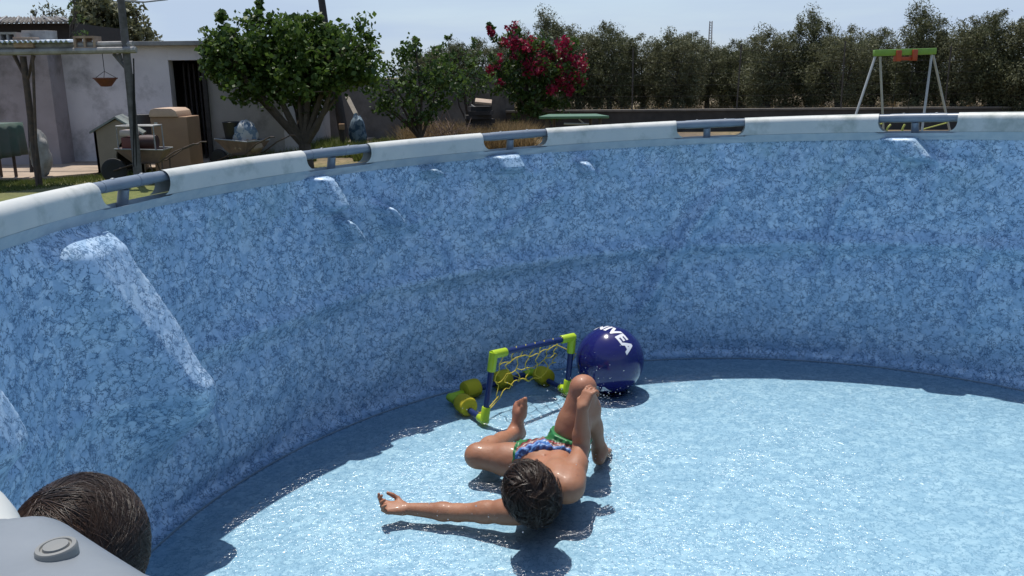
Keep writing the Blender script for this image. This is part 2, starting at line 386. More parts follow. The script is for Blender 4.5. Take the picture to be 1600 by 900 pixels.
# rail inside the sleeves, joints and legs
b = MB(); b.tube([pol(2*math.pi*k/240, PR, PH-.0215) for k in range(240)], .0185, 10, closed=True); b.build('top_rail', M_pipe, pool)
for j in jr:
    near = abs((j-R_(-116.5)+math.pi) % (2*math.pi)-math.pi) < .01
    b = MB(); zc = PH-.0215 if not near else PH-.0325
    hw = .118/PR; r_ = .0200 if not near else .034
    pts = [pol(j+t*hw, PR, zc) for t in np.linspace(-1, 1, 13)]
    rs = [r_*.97]+[r_]*11+[r_*.97]
    b.tube(pts, rs, 16)
    if near:   # flattened broad cap over the joint next to the camera
        def capf(u, v):
            t = u*2-1; t = t*.86+.10; e = smooth01((1-abs(u*2-1))/.12); wd_ = .036+.015*e
            return pol(j+t*hw*1.78, PR+wd_*math.cos(math.pi*v), zc-.012*(1-abs(math.sin(math.pi*v)))+(.0335+.004*e)*math.sin(math.pi*v)**.45)
        b.sheet(capf, 60, 21)
    b.tube([pol(j-hw*.42, PR, zc)+Vector((0, 0, 0)), pol(j-hw*.40, PR, zc)], r_*1.05, 16)
    jt = b.build('tee_joint', M_grey if near else M_pipe, pool)
    b = MB(); b.tube([pol(j+.006, PR+.004, PH-.04), pol(j+.006, PR+.022, PH-.10), pol(j+.006, PR+.065, PH-.17), pol(j+.006, PR+.085, PH-.3), pol(j+.006, PR+.085, 0.0)], [.017, .018, .022, .025, .025], 14)
    b.build('leg', M_pipe, pool)
    if near:
        if True:
            b = MB(); c = PT(88, 858, PH+.0365)
            b.lathe([(.0098, -.004), (.0098, .0006), (.0092, .0018), (.0074, .0020), (.0070, .0010), (.0062, .0010), (.0058, .0024), (.0001, .0030)], c, 28)
            b.build("button", M_button, pool)
    else:
        for s_ in (-.62, .52):
            b = MB(); b.lathe([(.007, -.004), (.007, .003), (.004, .005), (.0001, .0055)], pol(j+s_*hw, PR, PH-.004), 12)
            b.build('button', M_grey, pool)
b = MB()
for k in (0,):
    b.tube([pol(2*math.pi*q/200, PR-.045, .006) for q in range(200)], .004, 6, closed=True)
b.build('floor_seam', M_hem, pool)
# ================================================================== GROUND AND GARDEN
PCW = T @ PC
def ground_mat():
    m = bpy.data.materials.new('ground'); m.use_nodes = True; n = m.node_tree; b = n.nodes['Principled BSDF']; l = n.links.new; N = n.nodes.new
    t = N('ShaderNodeTexCoord')
    def noise(sc, det=6, ro=.6):
        q = N('ShaderNodeTexNoise'); q.inputs['Scale'].default_value = sc; q.inputs['Detail'].default_value = det; q.inputs['Roughness'].default_value = ro; l(t.outputs['Object'], q.inputs['Vector']); return q.outputs['Fac']
    def mr(v, a, b_, c=0, d=1):
        q = N('ShaderNodeMapRange'); q.inputs[1].default_value = a; q.inputs[2].default_value = b_; q.inputs[3].default_value = c; q.inputs[4].default_value = d; l(v, q.inputs[0]); return q.outputs[0]
    def mix(f, a, b_):
        q = N('ShaderNodeMix'); q.data_type = 'RGBA'
        for i, v in ((0, f), (6, a), (7, b_)):
            if isinstance(v, (int, float)): q.inputs[i].default_value = v
            elif isinstance(v, tuple): q.inputs[i].default_value = (*v, 1)
            else: l(v, q.inputs[i])
        return q.outputs[2]
    dirt = mix(mr(noise(2.5), .35, .65), (.17, .125, .08), (.10, .075, .05))
    dry = mix(mr(noise(9), .4, .6), (.26, .19, .10), (.12, .10, .05))
    grass = mix(mr(noise(14), .35, .65), (.085, .11, .022), (.16, .165, .045))
    far = mix(mr(noise(.35), .42, .58), dirt, dry)
    d = N('ShaderNodeVectorMath'); d.operation = 'DISTANCE'; l(t.outputs['Object'], d.inputs[0]); d.inputs[1].default_value = (PCW.x, PCW.y+1, GZ)
    dd = N('ShaderNodeMath'); dd.operation = 'MULTIPLY_ADD'; l(noise(1.3), dd.inputs[0]); dd.inputs[1].default_value = 2.5; l(d.outputs['Value'], dd.inputs[2])
    c = mix(mr(dd.outputs[0], 12, 15), grass, far)
    l(c, b.inputs['Base Color']); b.inputs['Roughness'].default_value = .95
    bp = N('ShaderNodeBump'); bp.inputs['Distance'].default_value = .02; l(noise(20), bp.inputs['Height']); l(bp.outputs[0], b.inputs['Normal'])
    return m
xs = np.concatenate([np.linspace(-2500, -60, 12), np.linspace(-50, 50, 80), np.linspace(60, 2500, 12)])
ys = np.concatenate([np.linspace(-800, -30, 6), np.linspace(-20, 70, 80), np.linspace(80, 5000, 14)])
V = []
for x in xs:
    for y in ys:
        d = math.hypot(x-PCW.x, y-PCW.y); k = min(1, max(0, (d-4)/4)) if d < 80 else max(0, 1-(d-80)/50)
        V.append((x, y, GZ+k*.05*mnoise.noise(Vector((x*.25, y*.25, 0)))-(.0 if d > 2.6 else .0)))
ny = len(ys); F = [(i*ny+j, (i+1)*ny+j, (i+1)*ny+j+1, i*ny+j+1) for i in range(len(xs)-1) for j in range(ny-1)]
o = put('ground', mesh_np('ground', V, F), ground_mat()); o['kind'] = 'structure'

M_conc = mat('patio_concrete', (.40, .31, .23), .9, c2=(.32, .25, .19), nscale=3, c3=(.22, .18, .14), n3=2.2, bump=.003, bscale=25)
def gp(px, py, z=0): return WG(px, py, z)
b = MB()
pts = [gp(-260, 252), gp(0, 284), gp(60, 283), gp(140, 276), gp(215, 268), gp(300, 262), gp(420, 238), gp(560, 224), gp(600, 214), gp(560, 207), gp(420, 214), gp(-300, 214)]
b.prism([Vector((p.x, p.y, GZ-.03)) for p in pts], (0, 0, .085)); o = b.build('patio_slab', M_conc, None, smooth=False); o['kind'] = 'structure'; SLAB = GZ+.055

# ------------------------------------------------------------------ outbuilding
M_wallw = mat('render_wall', (.68, .65, .66), .9, c2=(.57, .545, .56), nscale=1.6, c3=(.22, .21, .21), n3=1.1, bump=.006, bscale=9)
M_wallg = mat('render_wall_grey', (.33, .31, .285), .9, c2=(.27, .255, .24), nscale=1.8, c3=(.15, .14, .13), n3=1.3, bump=.006, bscale=9)
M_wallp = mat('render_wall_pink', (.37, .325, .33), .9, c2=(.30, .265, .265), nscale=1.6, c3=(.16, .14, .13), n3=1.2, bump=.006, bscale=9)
M_cop = mat('coping', (.30, .29, .27), .9, c2=(.20, .19, .18), nscale=4)
M_dark = mat('dark_interior', (.012, .012, .012), .9)
M_rust = mat('rusty_steel', (.10, .065, .045), .75, c2=(.045, .035, .03), nscale=14)
M_steel = mat('galvanised', (.33, .34, .35), .5, metal=.3, c2=(.22, .22, .22), nscale=9)
BD = 16.1
def X(px, D): return WDg(px, D).x
zb = GZ
def ZT(py, D): return WD(800, py+ (0), D).z
bld = thing('outbuilding', 'low whitewashed outbuilding with flat roof and dark open doorway', 'outbuilding', (X(200, BD), BD, GZ))
xl, xd0, xd1, xr = X(95, BD), X(268, BD), X(322, BD), X(440, BD)
ztop = 2.38+GZ-.35; ztop = WD(260, 70, BD).z
zdoor = WD(290, 94, BD).z
TK = .22
b = MB()
b.box(((xl+xd0)/2, BD+TK/2, (zb+ztop)/2), (xd0-xl, TK, ztop-zb)); 
b.build('front_wall', M_wallw, bld, smooth=False)
b = MB(); b.box(((xd0+xd1)/2, BD+TK/2, (zdoor+ztop)/2), (xd1-xd0, TK-.004, ztop-zdoor-.002)); b.build('lintel', M_wallw, bld, smooth=False)
b = MB(); b.box(((xd1+xr)/2, BD+TK/2, (zb+ztop)/2), (xr-xd1, TK-.002, ztop-zb-.002)); b.build('front_wall', M_wallg, bld, smooth=False)['label'] = 'grey unpainted stretch of wall'
b = MB(); b.box((xr-.1, BD+2.2, (zb+ztop)/2), (.2, 4.0, ztop-zb-.01)); b.box((xl+.1, BD+2.2, (zb+ztop)/2), (.2, 4.0, ztop-zb-.012)); b.box(((xl+xr)/2, BD+4.25, (zb+ztop)/2), (xr-xl, .2, ztop-zb-.014))
b.build('rear_wall', M_wallg, bld, smooth=False)
b = MB(); b.box(((xl+xr)/2, BD+2.1, ztop+.02), (xr-xl+.12, 4.6, .075), jit=.01); b.build('roof', M_cop, bld, bevel=.01)
b = MB()
for k in range(5): b.box((xd0+.14+k*.08, BD+.35+.04*k, (zb+zdoor)/2), (.03, .02, zdoor-zb-.1))
b.box((xd1+.02, BD+.1-.16, (zb+zdoor)/2), (.07, .07, zdoor-zb+.02)); 
M_gatew = mat('door_timber', (.035, .03, .028), .85, c2=(.02, .018, .016), nscale=10)
b.build('door', M_gatew, bld, smooth=False)
# projecting annex (left, in the shade of the pergola)
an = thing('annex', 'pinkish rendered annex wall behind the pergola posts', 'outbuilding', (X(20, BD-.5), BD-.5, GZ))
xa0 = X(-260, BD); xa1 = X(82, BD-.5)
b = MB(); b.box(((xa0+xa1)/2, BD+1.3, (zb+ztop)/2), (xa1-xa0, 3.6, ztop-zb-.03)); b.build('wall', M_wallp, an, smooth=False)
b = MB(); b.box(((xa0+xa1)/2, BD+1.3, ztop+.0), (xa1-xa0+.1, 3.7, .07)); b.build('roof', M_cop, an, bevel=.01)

# ------------------------------------------------------------------ pergola
PD = 12.6
pg = thing('pergola', 'pergola of pipe posts and long beams carrying pale sheets in front of the outbuilding', 'pergola', (X(130, PD), PD, GZ))
xp1b, xp2b = X(57, PD), X(214, PD)
zbeam = WD(120, 80, PD).z
def P(px, py, D): return WD(px, py, D)
# posts: leaning like in the photo
b = MB(); a = P(36, 88, PD); c_ = WG(59, 283); c_ = Vector((P(60, 280, PD).x, PD, GZ+.02)); b.tube([c_, a], [.05, .045], 10); b.build('post', M_rust, pg)
b = MB(); b.tube([c_+Vector((.0, -.05, 0)), Vector((a.x+.17, PD-.06, zbeam-.05)), ], .02, 8); 
b.tube([Vector((a.x-.12, PD, zbeam-.05)), Vector((a.x+.01, PD, zbeam-.42)), Vector((a.x+.15, PD, zbeam-.05))], .03, 6); b.build('brace', M_rust, pg)
b = MB(); t0 = P(188, -8, PD); b0 = Vector((P(217, 290, PD).x, PD, GZ)); b.tube([b0, b0.lerp(t0, .5)+Vector((.01, 0, 0)), t0], [.062, .055, .05], 12); 
M_post = mat('weathered_post', (.13, .125, .13), .85, c2=(.07, .066, .065), nscale=9)
b.build('post', M_post, pg)
b = MB(); b.tube([b0+Vector((-.02, -.05, .3)), b0.lerp(t0, .6)+Vector((.1, -.05, 0))], .012, 6); b.tube([b0+Vector((.02, -.05, .3)), b0.lerp(t0, .68)+Vector((.12, -.05, 0))], .010, 6); b.build('cable', M_dark, pg)
b = MB(); b.tube([P(190, 95, PD), P(186, 84, PD)], .03, 6); b.tube([P(200, 110, PD), P(178, 84, PD)], .03, 6); b.build('brace', M_post, pg)
M_beam = mat('beam_timber', (.36, .35, .34), .85, c2=(.20, .19, .18), nscale=7)
b = MB(); l0 = P(-260, 80, PD); l1 = P(216, 80, PD)
b.tube([Vector((l0.x, PD-.06, zbeam-.03)), Vector((l1.x, PD-.06, zbeam+.01))], .045, 8); b.build('beam', M_beam, pg)
b = MB(); b.tube([Vector((l0.x, PD+.0, zbeam+.05)), Vector((P(208, 71, PD).x, PD+.0, zbeam+.09))], .045, 8); b.build('beam', M_beam, pg)
b = MB(); b.tube([Vector((l0.x, PD+2.3, zbeam+.10)), Vector((P(70, 71, PD).x, PD+2.3, zbeam+.12))], .045, 8); b.build('beam', M_beam, pg)
M_sheet = mat('roof_sheet', (.42, .50, .58), .4, c2=(.34, .41, .50), nscale=2)
b = MB(); xx0, xx1 = l0.x, P(116, 71, PD).x
b.sheet(lambda u, v: Vector((xx0+(xx1-xx0)*u, PD-.15+v*.75, zbeam+.13+.018*math.sin(u*300)+.04*v)), 300, 4); b.build('roof_sheet', M_sheet, pg, solid=.006)
# things lying on it
M_block = mat('concrete_block', (.36, .33, .30), .95, c2=(.27, .25, .23), nscale=12, bump=.004, bscale=30)
M_clay = mat('clay_block', (.40, .30, .22), .9, c2=(.30, .20, .15), nscale=10)
def block(px0, px1, py0, py1, D, dep, label, m, name='concrete_block', cat='block', holes=0, rz=0):
    a = P(px0, py1, D); c = P(px1, py0, D); w_ = c.x-a.x; h_ = c.z-a.z
    t = thing(name, label, cat, ((a.x+c.x)/2, D+dep/2, a.z), group='blocks lying on the pergola roof')
    if holes:
        b = MB(); th = .03
        b.box(((a.x+c.x)/2, D+dep/2, a.z+th/2), (w_, dep, th), rz); b.box(((a.x+c.x)/2, D+dep/2, c.z-th/2), (w_, dep, th), rz)
        for k in range(holes+1): b.box((a.x+th/2+(w_-th)*k/holes, D+dep/2, (a.z+c.z)/2), (th, dep-.004, h_-2*th+.002), rz)
        b.build('block_body', m, t, smooth=False)
    else:
        b = MB(); b.box(((a.x+c.x)/2, D+dep/2, (a.z+c.z)/2), (w_, dep, h_), rz, jit=.008); b.build('block_body', m, t, bevel=.008)
block(0, 24, 50, 74, PD-.05, .5, 'hollow concrete block with dark openings at the left edge of the pergola roof', M_block, holes=2)
block(36, 70, 47, 73, PD+.35, .35, 'largest pale concrete block, standing behind the two smaller ones', M_block)
block(21, 50, 58, 75, PD-.10, .2, 'small tan topped block lying in front of the large pale block', M_clay, name='clay_block')
block(116, 147, 56, 77, PD-.08, .22, 'broken brown hollow clay block alone on the beam, right of the others', M_clay, name='clay_block', holes=2)

# hanging planter
M_terra = mat('terracotta', (.16, .045, .03), .6, c2=(.11, .03, .02))
c = P(165, 127, PD-.05); hp = thing('hanging_planter', 'terracotta coloured bowl planter hanging under the pergola beam', 'planter', c)
b = MB(); b.lathe([(.02, -.075), (.07, -.07), (.11, -.02), (.15, .03), (.165, .035), (.165, .05), (.14, .05), (.09, 0), (.001, -.01)], c, 20); b.build('bowl', M_terra, hp)
b = MB()
for k in range(3):
    an_ = k*2.1; b.tube([c+Vector((.15*math.cos(an_), .15*math.sin(an_), .05)), Vector((c.x, c.y, zbeam-.28))], .004, 5)
b.tube([Vector((c.x, c.y, zbeam-.28)), Vector((c.x, c.y, zbeam-.03))], .005, 5); b.build('hanger', M_dark, hp)

# shed with corrugated roof behind
SD = 21.5
sh = thing('shed', 'dark timber shed with a corrugated grey brown roof rising behind the outbuilding', 'shed', (X(50, SD), SD, GZ))
b = MB(); a = P(-200, 38, SD); c = P(113, 38, SD); b.box(((a.x+c.x)/2, SD+1.6, (GZ+a.z)/2), (c.x-a.x, 3, a.z-GZ)); b.build('wall', mat('tarred_board', (.022, .018, .016), .8, c2=(.012, .011, .01)), sh, smooth=False)
M_corr = mat('corrugated_roof', (.13, .115, .095), .7, c2=(.08, .07, .06), nscale=3)
a = P(-200, 38, SD-.2); c = P(119, 39, SD-.2); e = P(98, 27, SD+1.6)
b = MB(); b.sheet(lambda u, v: Vector(((a.x+(c.x-a.x)*u)*(1-v)+(a.x+(e.x-a.x)*u)*v, SD-.3+1.9*v, a.z+(e.z-a.z)*v+.02*math.sin(u*260))), 320, 3); b.build('roof', M_corr, sh, solid=.02)
b = MB()
for k in range(9):
    u = .30+k*.085
    b.tube([Vector((a.x+(c.x-a.x)*u, SD-.33, a.z+.035)), Vector((a.x+(e.x-a.x)*u-.12, SD+1.6, e.z+.035))], .025, 5)
b.build('roof_batten', M_beam, sh)

# ------------------------------------------------------------------ things along the outbuilding
M_beige = mat('beige_plastic', (.30, .25, .19), .6, c2=(.25, .21, .16), nscale=3)
M_gplas = mat('grey_green_roof', (.26, .30, .28), .5, c2=(.12, .13, .13), nscale=3)
D = 14.0
dk = thing('dog_house', 'beige plastic dog house with grey pitched roof and arched opening', 'dog house', (X(152, D), D, SLAB))
x0, x1, x2 = X(120, D), X(139, D), X(213, D); zt = P(150, 205, D).z; zp = P(176, 185, D).z; 
xm = (x1+x2)/2
# gable front towards us (right part), long side to the left receding
W = x2-x1; dep = .95
def gx(u, v_): return Vector((x1+W*u-(.30)*v_, D+dep*v_, 0))
b = MB()
front = [(0, SLAB), (0, zt), (.5, zp-.02), (1, zt-.03), (1, SLAB)]
arch = [(.42, SLAB), (.42, SLAB+.28), (.46, SLAB+.40), (.56, SLAB+.49), (.68, SLAB+.51), (.79, SLAB+.46), (.86, SLAB+.35), (.88, SLAB)]
def pt3(u, z, v_): q = gx(u, v_); return Vector((q.x, q.y, z))
# front panel as strips round the arch
bm_poly = [pt3(u, z, 0) for u, z in front[:4]]+[pt3(1, SLAB, 0)]+[pt3(u, z, 0) for u, z in arch[::-1]]
b.prism(bm_poly, (0, .04, 0))
b.prism([pt3(0, SLAB, 0), pt3(0, zt, 0), pt3(0, zt, 1), pt3(0, SLAB, 1)], (.04, 0, 0))
b.prism([pt3(1, SLAB, 0), pt3(1, zt-.03, 0), pt3(1, zt-.03, 1), pt3(1, SLAB, 1)], (-.04, 0, 0))
b.prism([pt3(u, z, 1) for u, z in front], (0, -.04, 0)); b.build('body', M_beige, dk, smooth=False)
b = MB(); b.prism([pt3(-.08, zt-.04, -.06), pt3(.5, zp, -.06), pt3(.5, zp, 1.06), pt3(-.08, zt-.04, 1.06)], (0, 0, .035)); b.prism([pt3(1.06, zt-.07, -.06), pt3(.5, zp, -.06), pt3(.5, zp, 1.06), pt3(1.06, zt-.07, 1.06)], (0, 0, .034)); b.build('roof', M_gplas, dk, smooth=False)

# brown cabinet with rounded pale lid
M_box = mat('cardboard_brown', (.30, .19, .115), .8, c2=(.25, .155, .095), nscale=2.5)
M_lid = mat('pale_lid', (.52, .37, .27), .7, c2=(.46, .33, .24))
D = 14.1
a = P(234, 183, D); c = P(291, 180, D); w_ = c.x-a.x
cb = thing('storage_cabinet', 'tall brown storage box with a rounded pale lid beside the doorway', 'cabinet', ((a.x+c.x)/2, D+.3, SLAB))
b = MB(); b.box(((a.x+c.x)/2, D+.3, (SLAB+a.z)/2), (w_, .6, a.z-SLAB)); b.build('body', M_box, cb, bevel=.015)
b = MB(); wl = w_*.78
prof = [(0, 0), (.0, .05), (.06, .11), (.2, .135), (.8, .13), (.94, .09), (1, .0)]
b.prism([Vector((a.x+.0+wl*u, D-.03, a.z+.003+z)) for u, z in prof], (0, .66, 0)); b.build('lid', M_lid, cb, bevel=.01)
b = MB(); b.box((a.x+.09, D-.008, a.z-.1), (.05, .03, .03)); b.build('latch', M_white, cb)
M_red = mat('red_plastic', (.22, .012, .012), .5, c2=(.12, .01, .01))
c = WG(257, 251); c.z = SLAB; rb = MB(); rb.lathe([(.10, 0), (.15, .10), (.165, .12), (.15, .125), (.13, .10), (.09, .02), (.001, .015)], c, 18)
o = rb.build('red_basin', M_red, None); tag(o, 'small red plastic basin on the ground in front of the brown storage box', 'basin')
# dark drum
c = P(224, 198, 14.8); dr = MB(); dr.lathe([(.001, 0), (.19, 0), (.2, .02), (.195, .3), (.2, .31), (.195, .32), (.19, .62), (.2, .64), (.2, .66), (.001, .67)], (c.x, 14.75, P(224, 177, 14.75).z-.68), 24)
# --- wheelbarrow builder
def wheelbarrow(label, base, heading, mt, s=1.0, tub=None):
    """wheel towards -x of its own frame, handles towards +x"""
    t = thing('wheelbarrow', label, 'wheelbarrow', base, group='wheelbarrows in front of the outbuilding')
    M = Matrix.Rotation(heading, 3, 'Z')
    def q(x, y, z): return Vector(base)+M @ Vector((x*s, y*s, z*s))
    top = [(-.50, -.20, .62), (.42, -.30, .60), (.42, .30, .60), (-.50, .20, .62)]; bot = [(-.22, -.13, .36), (.25, -.17, .34), (.25, .17, .34), (-.22, .13, .36)]
    b = MB(); V = [q(*p) for p in top+bot]
    b.add(V, [(0, 1, 5, 4), (1, 2, 6, 5), (2, 3, 7, 6), (3, 0, 4, 7), (4, 5, 6, 7)]); b.build('tray', mt, t, solid=.012, smooth=False)
    b = MB(); b.tube([q(*p) for p in top], .014*s, 6, closed=True); b.build('tray_rim', M_steel, t)
    b = MB()
    for sgn in (-1, 1):
        b.tube([q(-.62, .05*sgn, .20), q(-.2, .14*sgn, .33), q(.3, .24*sgn, .36), q(.62, .27*sgn, .56), q(.98, .28*sgn, .70), q(1.08, .28*sgn, .70)], .013*s, 7)
        b.tube([q(.12, .2*sgn, .34), q(.20, .24*sgn, .0), q(.34, .24*sgn, .0), q(.36, .24*sgn, .38)], .014*s, 6)
    b.build('frame', M_rust, t)
    b = MB(); c = q(-.62, 0, .19); Mw = M @ Matrix.Rotation(R_(90), 3, 'X')
    b.lathe([(.10, -.03), (.15, -.04), (.185, -.025), (.19, 0), (.185, .025), (.15, .04), (.10, .03)], c, 22, Mw)
    w_o = b.build('wheel', mat('rubber', (.02, .02, .02), .8), t)
    b = MB(); b.lathe([(.001, -.02), (.10, -.028), (.11, 0), (.10, .028), (.001, .02)], c, 16, Mw); b.build('rim', M_steel, w_o)
    return t, q
M_tray = mat('old_tray', (.20, .13, .10), .75, c2=(.12, .085, .07), nscale=7)
bx = WG(222, 262); bx.z = SLAB
wheelbarrow('wheelbarrow standing between the dog house and the brown box, loaded with a red machine', (X(218, 12.9), 12.9, SLAB), R_(4), M_tray, .78)
# red generator standing in it
gz = SLAB+.45; gx0 = X(209, 12.9)
ge = thing('generator', 'small red and white engine generator in a grey tube cage', 'generator', (gx0, 12.95, gz))
b = MB(); b.box((gx0-.10, 12.9, gz+.10), (.22, .26, .20)); b.build('engine', mat('machine_red', (.14, .03, .025), .5), ge, bevel=.02)
b = MB(); b.box((gx0-.10, 12.84, gz+.26), (.22, .22, .09)); b.build('fuel_tank', mat('machine_white', (.5, .42, .38), .5), ge, bevel=.03)
b = MB(); b.lathe([(.001, -.12), (.10, -.12), (.105, 0), (.10, .12), (.001, .12)], (gx0+.14, 12.92, gz+.12), 16, Matrix.Rotation(R_(90), 3, 'Y')); b.build('alternator', mat('machine_dark', (.06, .03, .03), .6), ge)
b = MB()
for yy in (12.76, 13.08):
    b.tube([Vector((gx0-.25, yy, gz)), Vector((gx0-.25, yy, gz+.36)), Vector((gx0+.29, yy, gz+.36)), Vector((gx0+.29, yy, gz))], .013, 6)
b.tube([Vector((gx0-.25, 12.76, gz+.36)), Vector((gx0-.25, 13.08, gz+.36))], .013, 6); b.tube([Vector((gx0+.29, 12.76, gz+.36)), Vector((gx0+.29, 13.08, gz+.36))], .013, 6)
b.build('cage', M_steel, ge)
# dark drum behind the generator on a crate
o = dr.build('drum', mat('drum_grey', (.05, .05, .055), .6), None); tag(o, 'dark metal drum standing between the wheelbarrow and the brown box', 'drum')
# second wheelbarrow with bucket and sack
wb2, q2 = wheelbarrow('wheelbarrow under the big leafy tree, loaded with a dark bucket and a blue white sack', (X(372, 14.0), 14.0, SLAB), R_(-28), M_tray, .85)
c = q2(-.18, .0, .50)
b = MB(); b.lathe([(.001, 0), (.13, 0), (.17, .36), (.18, .37), (.165, .375), (.12, .04), (.001, .03)], c, 20); o = b.build('bucket', mat('bucket_black', (.02, .02, .022), .5), None); tag(o, 'black bucket standing in the wheelbarrow under the leafy tree', 'bucket')
def blob(c, r, seed, sq=1):
    b = MB()
    def f(u, v):
        a = u*6.2832; t = (v-.5)*math.pi; d = Vector((math.cos(a)*math.cos(t), math.sin(a)*math.cos(t), math.sin(t)))
        k = 1+.22*mnoise.noise(d*2.2+Vector((seed, 0, 0)))+.10*mnoise.noise(d*5+Vector((0, seed, 0)))
        return Vector(c)+Vector((d.x*r[0], d.y*r[1], d.z*r[2]))*k
    b.sheet(f, 32, 17, True); return b
c = q2(.10, .0, .68); o = blob(c, (.19, .16, .24), 3).build('sack', mat('sack_blue_white', (.32, .33, .33), .7, c2=(.10, .15, .21), nscale=7, lo=.5, hi=.53), None); tag(o, 'bulging blue and white sack in the wheelbarrow under the leafy tree', 'sack')
c = q2(.16, .0, .50); o = blob(c, (.22, .17, .14), 8).build('sack', mat('sack_tan', (.30, .22, .15), .8), None); tag(o, 'slumped tan sack beneath the blue and white one', 'sack')

# table with green cloth at the far left, sack leaning by the post
D = 12.9
tb = thing('garden_table', 'garden table under the pergola at the left edge', 'table', (X(5, D), D, GZ))
a = P(-60, 199, D); c = P(-14, 199, D)
b = MB(); b.box(((a.x+c.x)/2, D+.35, a.z), (c.x-a.x, .8, .035)); b.build('tabletop', M_gatew, tb)
for xx in (a.x+.08, c.x-.12):
    for yy in (D+.03, D+.68):
        b = MB(); b.tube([Vector((xx, yy, GZ)), Vector((xx, yy, a.z-.02))], .025, 8); b.build('leg', M_rust, tb)
b = MB(); xa, xb_ = a.x-.02, c.x+.05
b.sheet(lambda u, v: Vector((xa+(xb_-xa)*u, D-.07-.03*math.sin(u*26)*v, a.z+.03-(.42+.16*math.sin(u*5))*v)), 60, 8)
b.sheet(lambda u, v: Vector((xa+(xb_-xa)*u, D-.07+.84*v, a.z+.03)), 20, 4)
b.sheet(lambda u, v: Vector((xb_+.03*math.sin(u*20)*v, D-.07+.84*u, a.z+.03-.5*v)), 30, 6)
o = b.build('tablecloth', mat('cloth_green', (.055, .10, .08), .85, c2=(.11, .12, .11), nscale=2.2), None, solid=.004); tag(o, 'faded green cloth draped over the table at the left edge', 'tablecloth')
c = WDg(50, 13.6); o = blob((c.x, 13.6, SLAB+.34), (.15, .13, .36), 5).build('sack', mat('sack_white', (.42, .40, .38), .8, c2=(.25, .24, .22), nscale=6), None); tag(o, 'tall whitish sack leaning by the rusty pergola post', 'sack')
b = MB(); b.tube([WDg(32, 14.2), WDg(30, 14.2)+Vector((-.05, .3, .95))], .03, 6); o = b.build('plank', M_gatew, None); tag(o, 'dark plank leaning against the pinkish annex wall', 'plank')

# ------------------------------------------------------------------ trees and plants
def leaf_cloud(centers, rad, per, ls, asp=1.0, seed=0, up=0.0, flat=1.0):
    r = np.random.default_rng(seed)
    C_ = np.repeat(np.asarray(centers, float), per, 0); n = len(C_); rad = np.repeat(np.asarray(rad, float), per, 0)
    d = r.normal(size=(n, 3)); d /= np.linalg.norm(d, axis=1)[:, None]; d *= (r.random(n)**.45)[:, None]; d[:, 2] *= flat
    P_ = C_+d*rad[:, None]
    nrm = r.normal(size=(n, 3)); nrm[:, 2] += up; nrm /= np.linalg.norm(nrm, axis=1)[:, None]
    a = np.cross(nrm, r.normal(size=(n, 3))); a /= np.linalg.norm(a, axis=1)[:, None]; b_ = np.cross(nrm, a)
    s = ls*(.6+.8*r.random(n))[:, None]
    V = np.stack([P_-a*s, P_-b_*s*.5*asp+nrm*s*.12, P_+a*s, P_+b_*s*.5*asp+nrm*s*.12], 1).reshape(-1, 3)
    return V, np.arange(4*n).reshape(n, 4)
def crown_centers(n, rx, ry, rz, cz, seed, shell=.45, bottom=-.6):
    r = np.random.default_rng(seed); out = []
    while len(out) < n:
        d = r.normal(size=3); d /= np.linalg.norm(d)
        if d[2] < bottom: continue
        k = shell+(1-shell)*r.random()**.6
        lump = 1+.30*mnoise.noise(Vector(d*2.1)+Vector((seed*3.1, 0, 0)))+.15*mnoise.noise(Vector(d*5)+Vector((0, seed*1.7, 0)))
        out.append((d[0]*rx*k*lump, d[1]*ry*k*lump, cz+d[2]*rz*k*lump))
    return np.array(out)
def trunk_mb(centers, h0, base_r, seed, nbr=9, tips=40, lean=0):
    r = random.Random(seed); b = MB()
    fork = Vector((r.uniform(-.05, .05)+lean, r.uniform(-.05, .05), h0))
    b.tube([Vector((0, 0, -.1)), Vector((lean*.3+.02, .01, h0*.35)), fork], [base_r*1.35, base_r, base_r*.9], 9)
    idx = r.sample(range(len(centers)), min(nbr, len(centers))); limbs = []
    for i in idx:
        c = Vector(centers[i]); m1 = fork.lerp(c, .4)+Vector((r.uniform(-.1, .1), r.uniform(-.1, .1), r.uniform(-.02, .18)))
        m2 = fork.lerp(c, .75)+Vector((r.uniform(-.08, .08), r.uniform(-.08, .08), r.uniform(.0, .12)))
        b.tube([fork-Vector((0, 0, .05)), m1, m2, c], [base_r*.6, base_r*.42, base_r*.25, base_r*.08], 6, caps=False); limbs += [m1, m2]
    for k in range(tips):
        c = Vector(centers[r.randrange(len(centers))]); s = min(limbs, key=lambda q: (q-c).length)
        b.tube([s, s.lerp(c, .5)+Vector((r.uniform(-.06, .06), 0, r.uniform(0, .08))), c], [base_r*.18, base_r*.12, base_r*.04], 4, caps=False)
    return b
M_bark = mat('bark', (.085, .065, .05), .95, c2=(.05, .04, .03), nscale=12, bump=.01, bscale=25)
M_obark = mat('olive_bark', (.075, .065, .055), .95, c2=(.04, .035, .03), nscale=12)
M_leafA = leafmat('leaf_bright', (.028, .062, .012), (.105, .165, .032), .38, .5)
M_leafB = leafmat('leaf_mid', (.030, .060, .012), (.085, .14, .030), .35, .5)
M_olive = leafmat('leaf_olive', (.062, .068, .030), (.190, .195, .105), .32, .6)
M_olive2 = leafmat('leaf_olive_dark', (.050, .058, .024), (.155, .165, .080), .32, .6)
